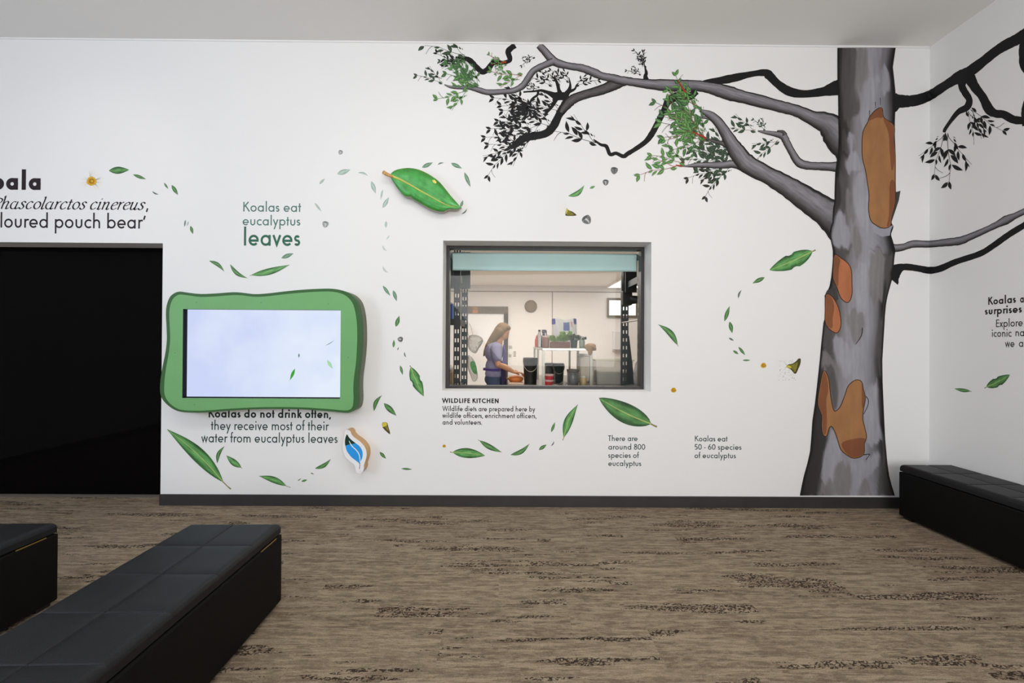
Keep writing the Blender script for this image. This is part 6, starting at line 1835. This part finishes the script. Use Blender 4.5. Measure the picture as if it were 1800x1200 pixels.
bucket('bucket', 'black bucket on the prep bench right in front of the worker', 919.5, 945.5, 628.5, 668, 5.30, mat('bucket_black', S(30, 34, 32), 0.4))
y = 5.75
a, b = onY(958.5, 638.5, y), onY(971, 652, y); mb = MB(); mb.box((a.x, y - 0.09, TZ), (b.x + 0.02, y + 0.09, a.z)); o = thing('black_crate', ((a.x + b.x) / 2, y, TZ), 'small black crate on the prep bench behind the red tubs', 'crate')
mb.build('crate_body', M['plastic_black'], o, bevel=0.008); mb = MB(); mb.box((a.x - .008, y - 0.098, a.z - 0.02), (b.x + 0.028, y + 0.098, a.z + 0.004)); mb.build('rim', M['plastic_black'], o, bevel=0.004)
bucket('bucket', 'dark grey bucket with a white handle on the prep bench, right of the red tubs', 972, 992, 638.5, 662, 5.45, mat('bucket_grey', S(60, 72, 70), 0.35, noise=0.2, nscale=20), taper=.8)
for k in range(2):
    y = 5.15; x0, x1 = kx(957.5, y), kx(974, y); r = (x1 - x0) / 2; z0 = TZ + k * 0.068
    o = thing('food_tub', ((x0 + x1) / 2, y, z0), ('lower' if k == 0 else 'upper') + ' red tub with white rim in the stack on the prep bench', 'tub', 'red tubs stacked on the bench')
    mb = MB(); mb.lathe(((x0 + x1) / 2, y, z0), [(r * .86, 0), (r * .95, 0.045), (0, 0.045)], 20); mb.build('tub_body', mat('tub_red_%d' % k, S(196, 56, 62), 0.35), o)
    mb = MB(); mb.lathe(((x0 + x1) / 2, y, z0), [(r, 0.045), (r, 0.066), (0, 0.068)], 20); mb.build('lid', mat('tub_lid_%d' % k, S(222, 180, 180), 0.35), o)
y = 5.1
o, x = put('measuring_jug', 'clear jug with a dark lid on the prep bench under the raised shelf', 'jug', 1007, 672, y, TZ)
r = hpx(10.5, y)
mb = MB(); mb.lathe((x, y, TZ), [(r * .9, 0), (r * .98, 0.17), (r * .92, 0.17), (r * .85, 0.008), (0, 0.008)], 22); mb.build('jug_body', M['clear'], o, smooth=True)
mb = MB(); mb.lathe((x, y, TZ), [(r * 1.04, 0.17), (r * 1.04, 0.195), (0, 0.2)], 22); mb.build('lid', mat('jug_lid_taupe', S(108, 98, 90), 0.5), o)
y = 5.6
o, x = put('storage_canister', 'tall cloudy white canister under the right end of the raised shelf', 'canister', 1029, 672, y, TZ)
r = hpx(13, y)
mb = MB(); mb.lathe((x, y, TZ), [(r, 0), (r, 0.30), (r * .93, 0.34)], 24); mb.build('canister_body', M['film'], o, smooth=True)
mb = MB(); mb.lathe((x, y, TZ), [(r * .98, 0.34), (r * .98, 0.37), (0, 0.375)], 24); mb.build('lid', mat('canister_lid', (0.82, 0.8, 0.77, 1), 0.4), o)
y = 5.2
o, x = put('cream_jar', 'small cream jar between the clear jug and the shelf post', 'jar', 1025.5, 672, y, TZ); r = hpx(6, y)
mb = MB(); mb.lathe((x, y, TZ), [(r, 0), (r, 0.08), (r * .8, 0.09)], 18); mb.build('jar_body', mat('jar_cream', S(222, 196, 150), 0.4), o, smooth=True)
mb = MB(); mb.lathe((x, y, TZ), [(r * .95, 0.09), (r * .95, 0.11), (0, 0.111)], 18); mb.build('lid', mat('jar_lid_white', (0.8, 0.79, 0.76, 1), 0.4), o)
o, x = put('whisk', 'wire whisk lying in front of the dark grey bucket on the prep bench', 'whisk', 984, 668, 5.08, TZ)
mb = MB(); mb.tube([(x - 0.10, 5.08, TZ + 0.012), (x - 0.01, 5.07, TZ + 0.012)], 0.010, 8); mb.build('handle', M['steel_d'], o, smooth=True)
mb = MB()
for k in range(5):
    t = PI * k / 5
    mb.tube([(x - 0.01 + 0.10 * s, 5.07 + 0.028 * math.sin(PI * s) * math.cos(t), TZ + 0.032 + 0.028 * math.sin(PI * s) * math.sin(t) - 0.02 * (1 - s)) for s in [q / 8 for q in range(9)]], 0.0014, 5)
    mb.tube([(x - 0.01 + 0.10 * s, 5.07 - 0.028 * math.sin(PI * s) * math.cos(t), TZ + 0.032 - 0.028 * math.sin(PI * s) * math.sin(t) - 0.02 * (1 - s)) for s in [q / 8 for q in range(9)]], 0.0014, 5)
mb.build('wires', M['steel'], o)
# big clear tub at the right
y = 5.35
a, b = onY(1043, 631.5, y), onY(1106, 673, y)
o = thing('clear_tub', ((a.x + b.x) / 2, y, TZ), 'large cloudy plastic tub with grey contents at the right end of the prep bench', 'tub')
mb = MB(); t = 0.03; zt = a.z
for (x0, y0_, x1, y1_) in ((a.x, y - .17, b.x, y - .17), (b.x, y - .17, b.x, y + .17), (b.x, y + .17, a.x, y + .17), (a.x, y + .17, a.x, y - .17)):
    cxm = (a.x + b.x) / 2
    s = lambda q, w: (cxm + (q - cxm) * .92, y + (w - y) * .9)
    p0, p1 = s(x0, y0_), s(x1, y1_)
    mb.face([(p0[0], p0[1], TZ + .002), (p1[0], p1[1], TZ + .002), (x1, y1_, zt), (x0, y0_, zt)])
mb.build('tub_walls', M['film'], o)
mb = MB(); mb.box((a.x + .03, y - .145, TZ + .004), (b.x - .03, y + .145, TZ + .17)); mb.build('contents', mat('tub_contents', S(178, 174, 166), 0.7, noise=0.2, nscale=20), o, bevel=0.02)
mb = MB()
for q in ((a.x - .012, y - .182, b.x + .012, y - .165), (a.x - .012, y + .165, b.x + .012, y + .182), (a.x - .012, y - .165, a.x + .005, y + .165), (b.x - .005, y - .165, b.x + .012, y + .165)):
    mb.box((q[0], q[1], zt - .012), (q[2], q[3], zt + .006))
mb.build('rim', mat('tub_rim', S(226, 220, 198), 0.4), o, bevel=0.003)
# leaning sack at the right rack shelf
a = onY(1117, 640, 4.55)
mb = MB(); mb.idx([], []); 
prof = [(-.06, 0), (-.065, .1), (-.05, .22), (-.02, .30), (.02, .31), (.055, .2), (.06, .08), (.055, 0)]
n = len(prof)
for k, (yy, s) in enumerate(((4.45, .55), (4.5, .95), (4.6, 1.0), (4.68, .6))):
    pass
o = thing('grey_sack', (a.x + .06, 4.55, 0.948), 'grey bag leaning on the right storage rack just inside the window frame', 'bag')
mb = MB(); mb.lathe((a.x + .06, 4.55, 0.948), [(0.05, 0), (0.075, 0.03), (0.08, 0.12), (0.062, 0.24), (0.03, 0.29), (0.035, 0.32), (0.0, 0.325)], 16)
mb.build('sack_body', mat('sack_grey', S(158, 152, 150), 0.8, noise=0.2, nscale=15), o, smooth=True)
mb = MB(); mb.lathe((a.x + .06, 4.55, 1.236), [(0.033, 0), (0.036, 0.006), (0.033, 0.012)], 14); mb.build('tie', M['k_joint'], o)
# ================================================================== the kitchen worker
M['skin'] = mat('skin', S(206, 150, 118), 0.5, noise=0.05, nscale=30)
M['hair'] = mat('long_blond_hair', S(134, 106, 74), 0.55, noise=0.3, nscale=40, stretch=(1, 1, 0.2))
M['shirt'] = mat('reflection_paled_shirt', S(146, 140, 168), 0.85, noise=0.08, nscale=20)  # purple shirt; the pane's reflection is mixed into its colour as lavender
M['apron'] = mat('purple_apron', S(76, 52, 130), 0.8, noise=0.12, nscale=20)
M['apron_d'] = mat('navy_apron_skirt', S(50, 46, 84), 0.8, noise=0.1, nscale=20)
M['jeans'] = mat('blue_jeans', S(66, 76, 104), 0.85, noise=0.18, nscale=40)
M['shoe'] = mat('dark_shoe', S(40, 38, 40), 0.6)
M['eye'] = mat('eye_dark', S(40, 30, 28), 0.3)
M['lip'] = mat('lip', S(180, 104, 92), 0.5)
PXO, PYO = 0.0, 5.45


def chain(mb, pts, n=14):
    """tapered rounded limb through (x, y, z, r) points"""
    P = [Vector(p[:3]) for p in pts]; R_ = [p[3] for p in pts]
    mb.tube(P, R_, n)
    for p in pts: mb.ball(p[:3], p[3] * 1.0, 14)


def remeshed(mb, name, m, parent, vox, smooth=3):
    o = mb.build(name, m, parent, smooth=True)
    r = o.modifiers.new('fuse', 'REMESH'); r.mode = 'VOXEL'; r.voxel_size = vox; r.use_smooth_shade = True
    s = o.modifiers.new('soften', 'SMOOTH'); s.factor = 0.5; s.iterations = smooth
    return o


def at(px, py, dy=0.0):
    p = onY(px, py, PYO + dy); return (p.x, PYO + dy, p.z)


def A4(px, py, dy, r): return at(px, py, dy) + (r,)


hip = at(869, 664); per = thing('person', (hip[0], PYO, 0.0), 'person with long fair hair, purple shirt paled by reflection and purple apron preparing food at the bench', 'person')
mb = MB()
# head, bowed towards the hands
hd = at(883.5, 581.5)
HC, HS = math.cos(math.radians(27)), math.sin(math.radians(27))


def H(dx, dy, dz):
    return (hd[0] + dx * HC + dz * HS, PYO + dy, hd[2] - dx * HS + dz * HC)


mb.ball(H(0, 0, 0.012), (0.086, 0.072, 0.088), 20)            # cranium
mb.ball(H(0.036, 0, -0.03), (0.056, 0.058, 0.068), 18)        # face
mb.ball(H(0.046, 0, -0.078), (0.034, 0.036, 0.030), 14)       # chin
chain(mb, [H(0.082, 0, -0.012) + (0.009,), H(0.096, 0, -0.036) + (0.012,)], 10)   # nose
for s in (-1, 1): mb.ball(H(-0.008, s * 0.070, -0.02), (0.018, 0.010, 0.028), 10)
nk = at(873.5, 602)
chain(mb, [H(-0.02, 0, -0.05) + (0.052,), (nk[0] + .02, PYO, nk[2] - 0.0, 0.054), (nk[0] - .01, PYO, nk[2] - 0.05, 0.07)])
# trunk
ch, wa = at(869, 618), at(869.5, 644)
for (c, r) in (((nk[0] - .02, PYO, nk[2] - .07), (.085, .17, .06)), ((ch[0], PYO, ch[2]), (.115, .155, .13)), ((wa[0], PYO, wa[2]), (.105, .135, .12)), ((hip[0], PYO, hip[2] - .02), (.115, .16, .11))):
    mb.ball(c, r, 20)
# arms
arms = []
for s in (-1, 1):
    sh = (nk[0] - .01, PYO + s * 0.165, nk[2] - .065); el = at(875.5, 640, s * 0.20); wr = at(901.5, 652.5, s * 0.085)
    arms.append((s, sh, el, wr))
    chain(mb, [sh + (.052,), ((sh[0] + el[0]) / 2, (sh[1] + el[1]) / 2, (sh[2] + el[2]) / 2, .047), el + (.039,), ((el[0] + wr[0]) / 2, (el[1] + wr[1]) / 2 - 0.0, (el[2] + wr[2]) / 2 + .006, .036), wr + (.025,)])
    # hand: palm, four unequal bent fingers, thumb leaving the side near the wrist
    pm = (wr[0] + .045, wr[1] - s * .012, wr[2] - .012)
    chain(mb, [wr + (.024,), (wr[0] + .025, wr[1] - s * .006, wr[2] - .004, .027), pm + (.025,)])
    mb.ball((pm[0] - .005, pm[1], pm[2]), (.040, .040, .016), 14)
    for k in range(4):
        o_ = (k - 1.5) * 0.019
        ln = (0.068, 0.078, 0.074, 0.058)[k]
        b0 = (pm[0] + .030, pm[1] + o_, pm[2]); b1 = (b0[0] + ln * .5, b0[1] - s * .012, b0[2] - .008); b2 = (b1[0] + ln * .32, b1[1] - s * .014, b1[2] - .022); b3 = (b2[0] + ln * .14, b2[1] - s * .010, b2[2] - .022)
        chain(mb, [b0 + (.0095,), b1 + (.0088,), b2 + (.0080,), b3 + (.0070,)], 8)
    t0 = (wr[0] + .02, wr[1] - s * .030, wr[2] - .008); t1 = (t0[0] + .030, t0[1] - s * .024, t0[2] - .016); t2 = (t1[0] + .028, t1[1] - s * .006, t1[2] - .016)
    chain(mb, [t0 + (.0125,), t1 + (.0105,), t2 + (.0085,)], 8)
# legs
legs = []
for s in (-1, 1):
    h0 = (hip[0], PYO + s * .085, hip[2] - .06); kn = (hip[0] + .025, PYO + s * .095, 0.48); an = (hip[0] - .02, PYO + s * .10, 0.085)
    legs.append((s, h0, kn, an))
    chain(mb, [h0 + (.085,), ((h0[0] + kn[0]) / 2, h0[1], (h0[2] + kn[2]) / 2, .073), kn + (.054,), (kn[0] - .025, kn[1], 0.33, .052), an + (.036,)])
    chain(mb, [(an[0] - .03, an[1], .045, .034), (an[0] + .06, an[1], .035, .03), (an[0] + .15, an[1], .028, .024)])
remeshed(mb, 'body', M['skin'], per, 0.006, 3)
# clothing
mb = MB()
for (c, r) in (((nk[0] - .022, PYO, nk[2] - .075), (.095, .18, .060)), ((ch[0] - .003, PYO, ch[2]), (.127, .168, .14)), ((wa[0], PYO, wa[2]), (.120, .150, .13)), ((wa[0], PYO, wa[2] - .09), (.124, .165, .10))):
    mb.ball(c, r, 20)
for s, sh, el, wr in arms:
    q = [sh[i] + (el[i] - sh[i]) * .62 for i in range(3)]
    chain(mb, [sh + (.064,), ((sh[0] + q[0]) / 2, (sh[1] + q[1]) / 2, (sh[2] + q[2]) / 2, .064), tuple(q) + (.062,)])
remeshed(mb, 'shirt', M['shirt'], per, 0.008, 3)
mb = MB(); mb.ball((hip[0], PYO, hip[2] - .015), (.127, .172, .10), 20)
for s, h0, kn, an in legs:
    chain(mb, [h0 + (.097,), ((h0[0] + kn[0]) / 2, h0[1], (h0[2] + kn[2]) / 2, .083), kn + (.064,), (kn[0] - .022, kn[1], .33, .06), (an[0], an[1], .10, .052)])
remeshed(mb, 'jeans', M['jeans'], per, 0.008, 3)
for s, h0, kn, an in legs:
    mb = MB(); chain(mb, [(an[0] - .035, an[1], .05, .046), (an[0] + .06, an[1], .044, .044), (an[0] + .165, an[1], .036, .034)]); remeshed(mb, 'shoe', M['shoe'], per, 0.008, 2)
# apron: bib wrapped over the chest and a skirt, with straps over the back


def wrap(name, zs, rx, ry, cx, a0, a1, m, th=0.006, n=40):
    mb = MB(); g = []
    for k, z in enumerate(zs):
        r = []
        for i in range(n + 1):
            a = math.radians(a0[k] + (a1[k] - a0[k]) * i / n); r.append((cx[k] + rx[k] * math.cos(a), PYO + ry[k] * math.sin(a), z))
        g.append(r)
    for k in range(len(zs) - 1):
        for i in range(n): mb.face([g[k][i], g[k][i + 1], g[k + 1][i + 1], g[k + 1][i]])
    o = mb.build(name, m, per)
    so = o.modifiers.new('solid', 'SOLIDIFY'); so.thickness = th; so.offset = 1
    return o


zc, zw = ch[2], wa[2]
wrap('apron_bib', [zw - .03, zw + .06, zc, zc + .09], [.140, .142, .146, .120], [.170, .172, .184, .160], [wa[0], wa[0], ch[0], ch[0] + .004], [-50, -46, -36, -28], [50, 46, 36, 28], M['apron'])
wrap('apron_skirt', [0.60, 0.72, zw - .13, zw - .02], [.146, .146, .146, .142], [.20, .205, .195, .172], [wa[0]] * 2 + [wa[0]] * 2, [-52, -52, -52, -52], [52, 52, 52, 52], M['apron_d'])
wrap('apron_strap', [zw - .045, zw - .02], [.142, .141], [.178, .176], [wa[0]] * 2, [140, 140], [300, 300], M['apron'])
# hair
mb = MB()
mb.ball(H(-.012, 0, .022), (.090, .083, .086), 18); mb.ball(H(.024, 0, .055), (.060, .068, .046), 16)
mb.ball(H(-.035, 0, -.02), (.072, .08, .08), 16)
for dy, w_ in ((-.035, 1), (.035, 1), (0, 1.1)):
    chain(mb, [A4(878, 583, dy, .068 * w_), A4(870.5, 591, dy * 1.3, .056 * w_), A4(863.5, 600, dy * 1.4, .045 * w_), A4(857.5, 609, dy * 1.3, .034 * w_), A4(853, 618, dy, .022 * w_), A4(850.5, 625, dy * .8, .010 * w_)])
remeshed(mb, 'hair', M['hair'], per, 0.007, 3)
for s in (-1, 1):
    mb = MB(); mb.ball(H(.079, s * .030, -.012), (.007, .009, .006), 10); mb.build('eye', M['eye'], per, smooth=True)
    mb = MB(); mb.tube([H(.076, s * .048, .004), H(.087, s * .030, .008), H(.090, s * .014, .006)], .004, 6); mb.build('eyebrow', M['hair'], per, smooth=True)
mb = MB(); mb.tube([H(.078, -.02, -.064), H(.085, 0, -.062), H(.078, .02, -.064)], .006, 8); mb.build('mouth', M['lip'], per, smooth=True)
# what the hands work on
c = at(908, 661); pk = thing('orange_vegetable', (c[0], PYO, TZ), 'orange vegetable under the hands of the kitchen worker', 'vegetable')
mb = MB(); mb.ball((c[0] - .01, PYO - .01, TZ + .048), (.098, .07, .048), 22); v_ = mb.build('flesh', mat('vegetable_orange', S(222, 128, 62), 0.45, noise=0.1, nscale=20), pk, smooth=True)
mb = MB(); mb.tube([(c[0] - .10, PYO - .01, TZ + .05), (c[0] - .13, PYO - .01, TZ + .056), (c[0] - .145, PYO - .012, TZ + .066)], [.012, .009, .008], 8); mb.build('stem', mat('vegetable_stem', S(150, 112, 70), 0.7), pk, smooth=True)
mb = MB(); mb.box((TX0 + 0.012, 5.18, TZ), (kx(921, 5.2), 5.62, TZ + 0.012)); cb_ = mb.build('chopping_board', mat('board_pale', S(206, 176, 156), 0.5), bevel=0.004)
tag(cb_, 'pale chopping board on the left end of the prep bench', 'chopping board')
